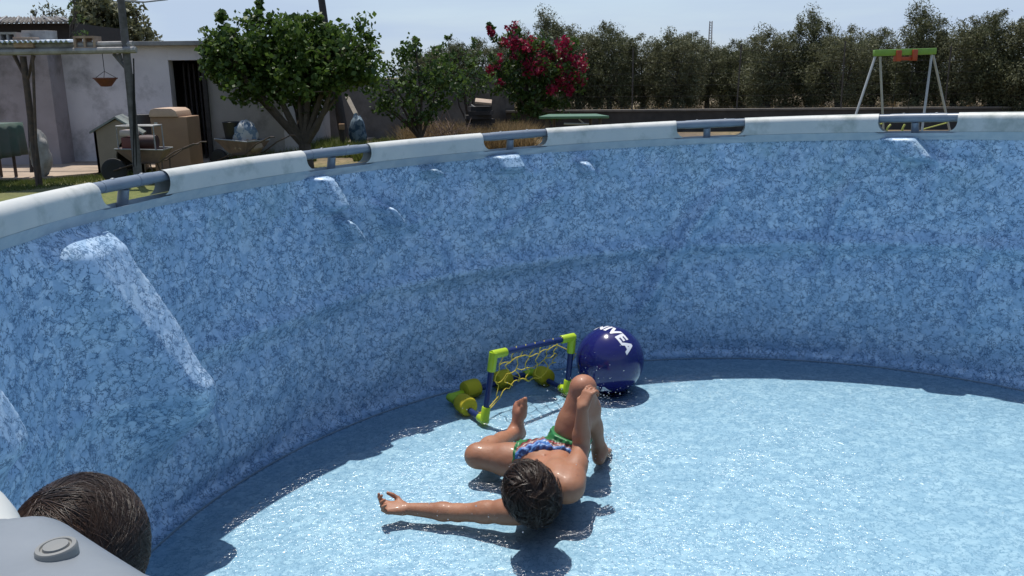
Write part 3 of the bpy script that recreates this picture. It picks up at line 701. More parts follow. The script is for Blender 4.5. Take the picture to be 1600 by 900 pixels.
def tree(name, label, cat, base, centers, rads, per, ls, m_leaf, m_bark, h0, br, seed, group=None, asp=1., nbr=9, tips=40, lean=0, extra=None, up=0, parts=('crown', 'trunk')):
    t = thing(name, label, cat, base, group=group)
    V, F = leaf_cloud(centers, rads, per, ls, asp, seed, up)
    if extra is not None:
        V2, F2 = extra; F = np.concatenate([F, F2+len(V)]); V = np.concatenate([V, V2])
    oc = put(parts[0], mesh_np(parts[0], V, F), m_leaf, None, smooth=False); oc.parent = t
    ot = trunk_mb(centers, h0, br, seed, nbr, tips, lean).build(parts[1], m_bark, None); ot.parent = t
    return t
# big bright tree by the outbuilding, crown painted by silhouette of lobes at its own depth
def lobes(lst, D, base, per_m=26, seed=1):
    """(px, py, radius m) lobes with depth spread -> leaf cluster centres relative to base"""
    r = random.Random(seed); C_ = []; Rd = []
    for (px, py, rr) in lst:
        c = P(px, py, D)-Vector(base)
        n = max(2, int(per_m*rr*rr*4))
        for _ in range(n):
            v = Vector((r.gauss(0, 1), r.gauss(0, 1), r.gauss(0, 1))).normalized()*rr*r.random()**.5
            C_.append((c.x+v.x, c.y+v.y*1.2+r.uniform(-.5, .5)*rr, c.z+v.z)); Rd.append(min(.13+.10*r.random(), rr*(.5+.3*r.random())+.02))
    return np.array(C_), np.array(Rd)
D = 14.7
base = (X(471, D), D, GZ)
lst = [(350, 92, .42), (338, 72, .25), (352, 112, .3), (365, 80, .5), (400, 75, .55), (450, 75, .55), (505, 70, .45), (545, 80, .6), (480, 100, .8), (420, 100, .8), (375, 115, .45), (540, 118, .5), (440, 125, .5), (500, 125, .5), (560, 100, .35), (335, 90, .28), (405, 130, .3), (465, 90, .65),
       (345, 60, .22), (470, 38, .2), (440, 40, .2), (520, 62, .25), (575, 75, .2), (395, 30, .22), (345, 32, .10), (347, 22, .06), (405, 18, .09), (406, 6, .06), (490, 32, .14), (520, 45, .10), (575, 60, .08), (418, 35, .12), (326, 80, .12), (322, 100, .14), (575, 120, .25)]
C_, Rd = lobes(lst, D, base, 30, 3)
tree('apricot_tree', 'big round bright green tree with low forking trunk beside the outbuilding', 'tree', base, C_*[1, .8, 1], Rd, 25, .045, M_leafA, M_bark, .45, .11, 11, nbr=16, tips=60, asp=1.5, up=.5)
D = 17.5; base = (X(655, D), D, GZ)
lst = [(640, 95, .42), (680, 110, .45), (620, 130, .45), (665, 145, .5), (700, 130, .35), (610, 165, .35), (650, 175, .35), (655, 72, .16), (652, 60, .07), (700, 95, .16), (725, 120, .18), (600, 110, .2), (590, 150, .22), (690, 165, .22), (735, 100, .1)]
C_, Rd = lobes(lst, D, base, 22, 5)
tree('fruit_tree', 'smaller thin green tree in the middle of the garden left of the brush heap', 'tree', base, C_, Rd, 22, .045, M_leafB, M_bark, .35, .06, 12, nbr=10, tips=40, asp=1.4)
D = 21.0; base = (X(735, D), D, GZ)
C_, Rd = lobes([(735, 100, .35), (720, 130, .4), (745, 140, .35), (760, 120, .2), (740, 70, .1), (715, 90, .15), (700, 60, .08), (693, 75, .12)], D, base, 22, 6)
tree('fruit_tree', 'sparse young tree between the thin green tree and the flowering bush', 'tree', base, C_, Rd, 18, .05, M_leafB, M_bark, .4, .05, 14, nbr=7, tips=30)
# bougainvillea
D = 22.5; base = (X(830, D), D, GZ)
lst = [(800, 95, .7), (845, 95, .75), (880, 110, .6), (790, 130, .55), (840, 140, .7), (880, 80, .35), (800, 65, .25), (775, 60, .2), (763, 45, .12), (820, 165, .5), (865, 165, .4), (905, 125, .25), (775, 100, .3), (800, 45, .14)]
C_, Rd = lobes(lst, D, base, 16, 8)
bt = tree('bougainvillea', 'large bougainvillea bush covered in crimson flowers in front of the olive trees', 'bush', base, C_, Rd, 24, .07, M_leafB, M_bark, .5, .09, 15, nbr=12, tips=40)
fl = [(780, 130, .2), (880, 130, .4), (900, 100, .3), (910, 120, .2), (800, 72, .3), (830, 85, .4), (860, 82, .3), (885, 72, .22), (895, 95, .3), (900, 120, .2), (865, 105, .3), (825, 100, .25), (780, 95, .18), (850, 110, .2), (840, 115, .12), (868, 125, .18), (765, 112, .12), (860, 138, .09), (763, 45, .08), (798, 42, .13), (885, 60, .16), (805, 62, .2), (770, 52, .07), (880, 100, .3), (815, 75, .3)]
C_, Rd = lobes(fl, D-.45, base, 16, 9)
V, F = leaf_cloud(C_, Rd, 24, .042, 1.6, 4)
o = put('blossom', mesh_np('blossom', V, F), leafmat('blossom', (.10, .010, .022), (.36, .015, .060), .35, .5), None, smooth=False); o.parent = bt

# olive trees
def olive_variant(seed, h, rx, dark=False):
    cz = h*.52; C_ = crown_centers(190, rx, rx, h*.47, cz, seed, .3, -.97)
    r = np.random.default_rng(seed+50)
    # upright sprays on the top
    tops = []
    for k in range(16):
        a = r.random()*6.283; q = rx*r.random()**.5*.85; tops.append((q*math.cos(a), q*math.sin(a), h*(.88+.13*r.random())*(1-.22*(q/rx)**2)))
    C_ = np.concatenate([C_, np.array(tops)]); Rd = np.concatenate([.30+.24*r.random(190), .16+.12*r.random(16)])
    return C_, Rd
OV = []
for i, (h, rx) in enumerate(((4.2, 1.25), (3.7, 1.15), (4.6, 1.05), (3.9, 1.45))): OV.append((h, rx)+olive_variant(20+i, h, rx))
sel = []
olive_src = {}
OG = 'olive trees behind the garden wall'
def place_olive(i, x, y, s, rz, label):
    h, rx, C_, Rd = OV[i]
    if i not in olive_src:
        t = tree('olive_tree', label, 'tree', (0, 0, GZ), C_, Rd*.85, 95, .055, M_olive if i % 2 else M_olive2, M_obark, 1.0, .13, 30+i, group=OG, asp=.55, nbr=10, tips=30)
        olive_src[i] = t
    else:
        src = olive_src[i]; t = src.copy(); col.objects.link(t); t['label'] = label
        for ch in src.children:
            c = ch.copy(); col.objects.link(c); c.parent = t
    t.location = (x, y, GZ); t.rotation_euler = (0, 0, rz); t.scale = (s, s, s*1.0)
    return t
# (px, distance, top py, variant, what it stands by)
ol = [(700, 34, 62, 1, 'small distant olive tree showing over the young fruit tree'),
      (655, 36, 72, 3, 'distant olive tree peeking over the thin green tree'),
      (745, 33, 55, 0, 'olive tree directly left of the bougainvillea'),
      (812, 31, 38, 2, 'olive tree rising behind the left half of the bougainvillea'),
      (858, 28.5, 12, 2, 'tall slim olive tree directly behind the bougainvillea'),
      (905, 29, 38, 1, 'olive tree at the right edge of the bougainvillea'),
      (952, 28.5, 30, 0, 'olive tree above the green table'),
      (1005, 29, 48, 3, 'olive tree to the right of the green table'),
      (1055, 28, 42, 1, 'olive tree with a leaning dark trunk left of the lattice mast'),
      (1105, 30, 55, 3, 'olive tree in front of the distant lattice mast'),
      (1150, 29, 58, 0, 'lower olive tree just right of the lattice mast'),
      (1200, 27, 38, 1, 'olive tree between the lattice mast and the tall olive'),
      (1262, 27, 10, 2, 'tall olive tree halfway between the mast and the swing'),
      (1310, 26, 35, 3, 'olive tree immediately left of the swing frame'),
      (1365, 27, 40, 0, 'olive tree behind the left legs of the swing'),
      (1432, 25.5, 0, 2, 'tallest olive tree, behind the green swing beam'),
      (1490, 25, 22, 3, 'olive tree immediately right of the swing frame'),
      (1548, 24.5, 12, 0, 'olive tree second from the right edge'),
      (1600, 24, 18, 1, 'olive tree at the right edge of the grove'),
      (1668, 24, 10, 2, 'olive tree just past the right edge of the grove')]
r = random.Random(5)
for k, (px, D, py, vi, lab) in enumerate(ol):
    top = P(px, py, D).z-GZ; h = OV[vi][0]*1.04; place_olive(vi, X(px, D), D, top/h, r.uniform(0, 6.28), lab)
# a second row deeper in the grove: one tree in each gap of the front row
short = {655: 'the farthest-left olive', 700: 'the small distant olive', 745: 'the olive left of the flowers', 812: 'the olive over the flowers', 858: 'the slim tall olive',
 905: 'the olive right of the flowers', 952: 'the olive above the table', 1005: 'the olive past the table', 1055: 'the leaning-trunk olive', 1105: 'the olive below the mast', 1150: 'the low olive',
 1200: 'the broad olive', 1262: 'the tall mid-row olive', 1310: 'the olive left of the swing', 1365: 'the olive behind the swing', 1432: 'the tallest olive', 1490: 'the olive beside the swing', 1548: 'the next-to-edge olive', 1600: 'the edge olive', 1668: 'the last olive'}
fp = sorted(short)
for px0, px1 in zip(fp[:-1], fp[1:]):
    px = (px0+px1)/2+r.uniform(-4, 4); D = 35+r.uniform(-2, 4); vi = r.randrange(4); s = r.uniform(.60, .80)
    place_olive(vi, X(px, D), D, s, r.uniform(0, 6.28), 'deeper olive between '+short[px0]+' and '+short[px1])
# tree behind the outbuilding and the bare sapling
D = 27; base = (X(175, D), D, GZ)
C_, Rd = lobes([(140, 25, .7), (170, 20, .8), (200, 38, .8), (160, 50, .9), (225, 58, .4), (190, 62, .8), (130, 50, .5), (150, 5, .5), (232, 66, .2), (125, 8, .2)], D, base, 14, 21)
tree('garden_tree', 'rounded dull green tree rising behind the outbuilding roof', 'tree', base, C_, Rd*1.3, 30, .085, M_olive, M_obark, 2.2, .14, 41, nbr=12, tips=30)
D = 26; base = (X(76, D), D, GZ)
C_, Rd = lobes([(78, 12, .25), (90, 20, .25), (60, 22, .22), (70, 18, .2), (100, 26, .2), (50, 20, .12)], D, base, 16, 22)
tree('sapling', 'sparse bare looking sapling showing above the shed roof', 'tree', base, C_, Rd*.8, 8, .05, M_olive, M_obark, 2.6, .05, 42, nbr=8, tips=25)
D = 19; base = (X(122, D), D, GZ)
C_, Rd = lobes([(122, 30, .16), (125, 50, .16), (120, 10, .16), (130, 60, .14), (112, 35, .08), (118, -8, .12)], D, base, 18, 23)
tree('sapling', 'thin upright sapling between the shed and the round tree', 'tree', base, C_, Rd*.8, 9, .04, M_leafB, M_obark, 2.2, .03, 43, nbr=8, tips=25)

# ------------------------------------------------------------------ walls, fence, heap
M_blockwall = mat('garden_wall_block', (.17, .155, .14), .95, c2=(.11, .10, .09), nscale=2.5, c3=(.07, .065, .06), n3=1.2, bump=.01, bscale=7)
D = 22.5; a = X(395, 20.5); c = X(800, 24.5)
gw = thing('garden_wall', 'rough grey block garden wall behind the fruit trees', 'wall', ((a+c)/2, D, GZ))
b = MB(); zt = P(500, 128, D).z
n_ = Vector((c-a, 4.0, 0)); ang = math.atan2(n_.y, n_.x)
b.box(((a+c)/2, 22.5, (GZ+zt)/2), (n_.length, .2, zt-GZ), ang, jit=.02); b.build('masonry', M_blockwall, gw, smooth=False)
b = MB(); b.box(((a+c)/2, 22.5, zt+.03), (n_.length, .26, .06), ang); b.build('coping', M_blockwall, gw, smooth=False)
D = 24.0
lw = thing('low_wall', 'long low dark wall with pale top edge at the foot of the olive grove', 'wall', (X(1200, D), D, GZ))
zt = P(1100, 173, D).z
b = MB(); x0, x1 = X(790, D), X(1950, D); b.box(((x0+x1)/2, D, (GZ+zt)/2-.2), (x1-x0, .25, zt-GZ+.4)); b.build('masonry', mat('low_wall_stone', (.06, .055, .05), .95, c2=(.035, .033, .03), nscale=3), lw, smooth=False)
b = MB(); b.box(((x0+x1)/2, D, zt+.025), (x1-x0, .33, .05)); b.build('coping', mat('low_wall_top', (.17, .15, .125), .9, c2=(.11, .10, .09), nscale=4), lw, smooth=False)
fc = thing('wire_fence', 'rusty wire fence with thin posts standing on the low wall', 'fence', (X(1200, D), D+.02, GZ))
k = 0; xx = x0+.6; M_fp = mat('fence_post', (.07, .06, .05), .8)
while xx < x1:
    b = MB(); b.tube([Vector((xx, D+.02, zt)), Vector((xx+r.uniform(-.04, .04), D+.02, zt+1.75+r.uniform(-.1, .1)))], 0.020, 6); b.build('post', M_fp, fc); xx += 2.9
b = MB()
for zz in (.1, .4, .7, 1.0, 1.3, 1.6): b.tube([Vector((x0, D+.02, zt+zz)), Vector((x1, D+.02, zt+zz))], .005, 4)
b.build('wire', M_fp, fc)
# grass and scrub in the grove
def blades(name, label, fn, n, hgt, wd, m, seed):
    q = np.random.default_rng(seed); P_ = fn(q, n); n = len(P_)
    a = q.random(n)*6.283; h_ = hgt*(.5+q.random(n)); ln = q.normal(size=(n, 2))*.45*h_[:, None]
    dx = np.cos(a)*wd; dy = np.sin(a)*wd
    b0_ = P_-np.stack([dx, dy, np.zeros(n)], 1); b1_ = P_+np.stack([dx, dy, np.zeros(n)], 1)
    tp = P_+np.stack([ln[:, 0], ln[:, 1], h_], 1)
    V = np.stack([b0_, b1_, tp], 1).reshape(-1, 3)
    o = put(name, mesh_np(name, V, np.arange(3*n).reshape(n, 3)), m, None, smooth=False); tag(o, label, 'grass', None, 'stuff'); return o
def area(x0, x1, y0, y1, clump=1.2, thr=-.1, z=GZ):
    def f(q, n):
        P_ = np.stack([q.uniform(x0, x1, n), q.uniform(y0, y1, n), np.full(n, z-.01)], 1)
        k = np.array([mnoise.noise(Vector((p[0]/clump, p[1]/clump, 0))) > thr for p in P_]); return P_[k]
    return f
M_grassG = leafmat('grass_green', (.06, .09, .015), (.15, .17, .04), .35, .6)
M_grassD = leafmat('grass_dry', (.16, .11, .05), (.34, .24, .12), .3, .8)
def ring(q, n):
    a = q.uniform(.0, 2*math.pi, n); rr = 2.35+q.random(n)**.7*7.0
    return np.stack([PCW.x+rr*np.cos(a), PCW.y+rr*np.sin(a), np.full(n, GZ-.01)], 1)
blades('lawn_grass', 'short patchy green grass growing round the pool', ring, 60000, .05, .006, M_grassG, 1)
poly2 = [(p.x, p.y) for p in pts]
def edge(q, n):   # along the patio's front edge
    A_ = [gp(-100, 290), gp(0, 286), gp(60, 285), gp(140, 278), gp(215, 270), gp(300, 264), gp(420, 240)]
    seg = q.integers(0, len(A_)-1, n); u = q.random(n); o_ = q.random(n)**1.5*1.6
    P_ = np.array([[A_[s].x+(A_[s+1].x-A_[s].x)*t, A_[s].y+(A_[s+1].y-A_[s].y)*t-k, GZ] for s, t, k in zip(seg, u, o_)]); return P_
blades('edge_grass', 'longer green grass tufts along the front edge of the patio', edge, 14000, .055, .008, M_grassG, 2)
blades('weeds', 'green weeds under the big leafy tree', area(X(380, 17), X(640, 17), 15.6, 19.5, .9, -.15), 16000, .22, .012, M_grassG, 3)
blades('dry_grass', 'tall straw coloured dry grass around the brush heap', area(X(640, 20), X(830, 20), 18.0, 21.5, .8, -.2), 16000, .38, .012, M_grassD, 4)
blades('grove_grass', 'dry grass under the olive trees', area(X(780, 28), X(1700, 28), 24.6, 36, 1.6, .05), 30000, .35, .02, M_grassD, 6)
# brush heap
c = WDg(690, 18.4); b = MB(); q = random.Random(4)
for k in range(420):
    a = q.uniform(0, 6.28); rr = q.random()**.6; p0 = Vector((c.x+.75*rr*math.cos(a), 18.4+.6*rr*math.sin(a), GZ+.03+.62*(1-rr)*q.random()))
    d = Vector((q.gauss(0, .3), q.gauss(0, .3), q.gauss(.12, .16))); b.tube([p0, p0+d*.5+Vector((0, 0, .05)), p0+d], [.008, .006, .003], 4, caps=False)
t = thing('brush_heap', 'heap of bare brown cut branches right of the thin green tree', 'brush heap', (c.x, 18.4, GZ)); b.build('twigs', mat('twig', (.13, .085, .07), .9, c2=(.20, .14, .11), nscale=5), t)
# broken stack with pale board
c = WDg(752, 20.0); zt = P(752, 160, 20).z
t = thing('timber_pile', 'dark scrap timber pile with one pale board on top by the bougainvillea', 'timber pile', (c.x, 20, GZ))
b = MB(); q = random.Random(9)
for k in range(9): b.box((c.x+q.uniform(-.1, .1), 20+q.uniform(-.1, .1), GZ+.06+k*(zt-GZ-.1)/9), (.55+q.uniform(-.1, .1), .4, .09), q.uniform(-.3, .3))
b.build('plank', M_gatew, t, smooth=False)
b = MB(); b.box((c.x+.05, 19.9, zt+.02), (.38, .3, .05), .1, rot=Matrix.Rotation(R_(6), 3, 'Y')@Matrix.Rotation(R_(14), 3, 'X')); b.build('board', mat('pale_board', (.42, .32, .24), .8), t, bevel=.006)
b = MB(); b.tube([P(736, 164, 19.9), P(748, 172, 19.9)], .025, 6); b.build('batten', mat('white_batten', (.5, .48, .45), .7), t)
# leaning board, blue white folded chair/cover and little orange box by the fruit tree
D = 18.6
b = MB(); p0, p1 = P(556, 178, D), P(543, 152, D+.3); b.tube([Vector((p0.x+.12, D-.1, GZ)), p0, p1], [.06, .06, .06], 4); o = b.build('board', mat('board_pale', (.40, .35, .28), .8), None, smooth=False); tag(o, 'pale board leaning upright behind the blue and white bag', 'board')
c = WDg(556, D-.3); zt = P(556, 180, D-.3).z
o = blob((c.x, D-.3, (GZ+zt)/2), (.17, .16, (zt-GZ)/2*1.02), 12).build('rubble_bag', mat('bag_blue', (.16, .22, .27), .7, c2=(.03, .07, .12), nscale=9, lo=.45, hi=.55), None); tag(o, 'crumpled blue and white bag standing right of the big tree trunk', 'bag')
c = P(534, 198, D-.3); b = MB(); b.box(c, (.12, .12, .12), .2); o = b.build('wooden_box', mat('box_orange', (.40, .24, .13), .8), None, bevel=.008); tag(o, 'small orange brown box next to the blue and white bag', 'box')
b = MB(); b.box((c.x, c.y, (GZ+c.z-.06)/2), (.10, .10, c.z-.06-GZ)); o = b.build('stump', M_bark, None, bevel=.01); tag(o, 'short dark stump carrying the small orange brown box', 'stump')
# green table
D = 15.5
c0 = P(842, 186, D); c1 = P(952, 184, D); w_ = c1.x-c0.x; zt = c0.z
t = thing('green_table', 'low green topped garden table in front of the olive trees', 'table', ((c0.x+c1.x)/2, D+.4, GZ))
b = MB(); b.prism([Vector((c0.x, D, zt)), Vector((c1.x, D, zt)), Vector((c1.x-.12, D+.95, zt+.0)), Vector((c0.x+.22, D+.95, zt+.0))], (0, 0, .045)); b.build('tabletop', mat('table_green', (.075, .16, .085), .5, c2=(.06, .13, .07)), t, bevel=.01)
for dx, dy in ((.15, .12), (w_-.15, .12), (w_-.25, .8), (.32, .8)):
    b = MB(); b.tube([Vector((c0.x+dx, D+dy, GZ)), Vector((c0.x+dx, D+dy, zt))], .03, 8); b.build('leg', M_rust, t)
b = MB(); b.tube([Vector((c0.x+.45, D+.02, zt-.09)), Vector((c0.x+.9, D+.02, zt-.10))], .02, 6); b.tube([Vector((c0.x+.72, D+.05, zt-.01)), Vector((c0.x+.85, D+.05, zt-.12))], .015, 6); b.build('brace', mat('brace_pale', (.3, .27, .22), .7), t)

# swing
D = 15.0
M_sg = mat('swing_green', (.20, .36, .045), .45, c2=(.16, .30, .04)); M_leg = mat('swing_leg', (.42, .43, .44), .45, c2=(.34, .35, .36)); M_or = mat('swing_orange', (.42, .065, .02), .5); M_ye = mat('swing_yellow', (.40, .42, .09), .5)
tl, tr_ = P(1367, 83, D), P(1460, 80, D)
sw = thing('swing_set', 'garden swing frame with lime green top beam and grey tube legs', 'swing', ((tl.x+tr_.x)/2, D, GZ))
b = MB(); d = tr_-tl; b.box((tl+tr_)/2, (d.length+.04, .09, .105), rot=Matrix.Rotation(-math.asin(d.z/d.length), 3, 'Y')); b.build('top_beam', M_sg, sw, bevel=.012)
def ext(a, c_):   # extend line a->c_ down to the ground
    k = (GZ-a.z)/(c_.z-a.z); return a+(c_-a)*k
legs = []
for (x0_, y0_, x1_, y1_, dy) in ((1368, 87, 1338, 177, -.32), (1375, 88, 1379, 177, .30), (1456, 84, 1444, 177, -.32), (1458, 86, 1478, 177, .30)):
    a_ = P(x0_, y0_, D); c_ = P(x1_, y1_, D+dy*.7); e_ = ext(a_, c_); legs.append((a_, e_))
    b = MB(); b.tube([a_, e_], .021, 8); b.build('leg', M_leg, sw)
for i, j in ((0, 1), (2, 3)):
    f = .66; b = MB(); b.tube([legs[i][0].lerp(legs[i][1], f+.02), legs[j][0].lerp(legs[j][1], f-.03)], .013, 6); b.build('crossbar', M_ye, sw)
b = MB(); q0, q1 = P(1402, 92, D-.02), P(1427, 91, D-.02)
for q_ in (q0, q1): b.box(q_+Vector((0, 0, .05)), (.085, .13, .18))
b.box((q0+q1)/2, (.30, .05, .06)); b.build('hook_bracket', M_or, sw, bevel=.008)
b = MB()
for q_ in (q0, q1): b.tube([q_, Vector((q_.x, q_.y, GZ+.75))], .004, 4)
b.build('rope', M_dark, sw)
b = MB()
for q_, s_ in ((q0, .03), (q1, .0)):
    zz = P(1405, 195, D).z
    b.tube([Vector((q_.x-.06, D, GZ+.45)), Vector((q_.x-.05, D, zz-.06)), Vector((q_.x-.02+s_, D, zz+.01))], .02, 6)
b.box(((q0.x+q1.x)/2, D, GZ+.42), (.5, .16, .05)); b.build('seat', M_ye, sw, bevel=.01)

# utility pole and the far lattice mast
D = 21; b = MB(); b.tube([Vector((P(514, 60, D).x+.25, D, GZ)), P(508, 40, D), P(501, -10, D), P(488, -90, D)], [.12, .085, .08, .075], 10)
o = b.build('utility_pole', mat('pole_dark', (.03, .028, .027), .8), None); tag(o, 'dark leaning utility pole rising above the big bright green tree', 'utility pole')
D = 420; tm = thing('lattice_mast', 'thin distant lattice mast on the skyline above the olive trees', 'mast', (X(1111, D), D, GZ))
b = MB(); top = P(1111, 33, D); s0, s1 = .95, .55
cs = [(-1, -1), (1, -1), (1, 1), (-1, 1)]
for sx_, sy_ in cs: b.tube([Vector((top.x+sx_*s0, D+sy_*s0, GZ)), Vector((top.x+sx_*s1, D+sy_*s1, top.z))], .12, 4)
n_ = 22
for k in range(n_):
    z0 = GZ+(top.z-GZ)*k/n_; z1 = GZ+(top.z-GZ)*(k+1)/n_; w0 = s0+(s1-s0)*k/n_; w1 = s0+(s1-s0)*(k+1)/n_
    for q_ in range(4):
        a_, c_ = cs[q_], cs[(q_+1) % 4]; b.tube([Vector((top.x+a_[0]*w0, D+a_[1]*w0, z0)), Vector((top.x+c_[0]*w1, D+c_[1]*w1, z1))], .08, 3)
b.build('lattice', mat('mast_steel', (.16, .13, .13), .7), tm)
# overhead cable
b = MB(); b.tube([P(188, 1, PD)+Vector((0, 0, 0)), P(225, 2, PD+.3)+Vector((0, 0, -.01)), P(262, -1, PD+.8)], .012, 6); o = b.build('overhead_cable', M_steel, None); tag(o, 'slack cable tied to the top of the tall grey pergola post', 'cable')
# ================================================================== WATER
def water_material():
    m = bpy.data.materials.new('water'); m.use_nodes = True; n = m.node_tree; n.nodes.clear(); l = n.links.new; N = n.nodes.new
    t = N('ShaderNodeTexCoord')
    def noise(sc, det, ro, vec=None):
        q = N('ShaderNodeTexNoise'); q.inputs['Scale'].default_value = sc; q.inputs['Detail'].default_value = det; q.inputs['Roughness'].default_value = ro; l(vec or t.outputs['Object'], q.inputs['Vector']); return q.outputs['Fac']
    def M(op, a, b_):
        q = N('ShaderNodeMath'); q.operation = op
        for i, v in enumerate((a, b_)):
            if isinstance(v, (int, float)): q.inputs[i].default_value = v
            else: l(v, q.inputs[i])
        return q.outputs[0]
    # choppiness: strongest round the splashing child
    d = N('ShaderNodeVectorMath'); d.operation = 'DISTANCE'; l(t.outputs['Object'], d.inputs[0]); d.inputs[1].default_value = (.05, 2.75, .03)
    mr = N('ShaderNodeMapRange'); mr.inputs[1].default_value = .25; mr.inputs[2].default_value = 1.5; mr.inputs[3].default_value = 1.1; mr.inputs[4].default_value = .52; l(d.outputs['Value'], mr.inputs[0])
    fine = noise(48, 3, .6); mid = noise(26, 3, .55); big = noise(5, 2, .5)
    rid = M('ABSOLUTE', M('SUBTRACT', noise(4.2, 3, .5), .5), 0); rid = M('POWER', M('SUBTRACT', 1.0, M('MULTIPLY', rid, 2.0)), 40.0)
    h = M('ADD', M('MULTIPLY', fine, .0115), M('MULTIPLY', mid, .0070)); patch = N('ShaderNodeMapRange'); patch.inputs[1].default_value = .38; patch.inputs[2].default_value = .62; patch.inputs[3].default_value = .55; patch.inputs[4].default_value = 1.25; l(noise(2.3, 3, .6), patch.inputs[0])
    h = M('MULTIPLY', M('MULTIPLY', h, mr.outputs[0]), patch.outputs[0])
    h = M('ADD', h, M('MULTIPLY', big, .012))
    bp = N('ShaderNodeBump'); bp.inputs['Strength'].default_value = 1; bp.inputs['Distance'].default_value = 1.0; l(h, bp.inputs['Height'])
    fr = N('ShaderNodeFresnel'); fr.inputs['IOR'].default_value = 1.33
    gl = N('ShaderNodeBsdfGlossy'); gl.inputs['Roughness'].default_value = .19; l(bp.outputs[0], gl.inputs['Normal'])
    tr = N('ShaderNodeBsdfTransparent'); tr.inputs['Color'].default_value = (.90, .97, .985, 1)
    x = N('ShaderNodeMixShader'); o = N('ShaderNodeOutputMaterial')
    l(fr.outputs[0], x.inputs[0]); l(tr.outputs[0], x.inputs[1]); l(gl.outputs[0], x.inputs[2]); l(x.outputs[0], o.inputs[0])
    return m
WZ = .034
M_water = water_material()
b = MB(); b.sheet(lambda u, v: pol(u*2*math.pi, v*(PR-.055), WZ+.0025*mnoise.noise(Vector((v*math.cos(u*6.283)*9, v*math.sin(u*6.283)*9, 0)))), 200, 90, True)
o = b.build('water', M_water, None, pool=True); tag(o, 'shallow clear rippling water covering the pale blue pool floor', None, None, 'structure')
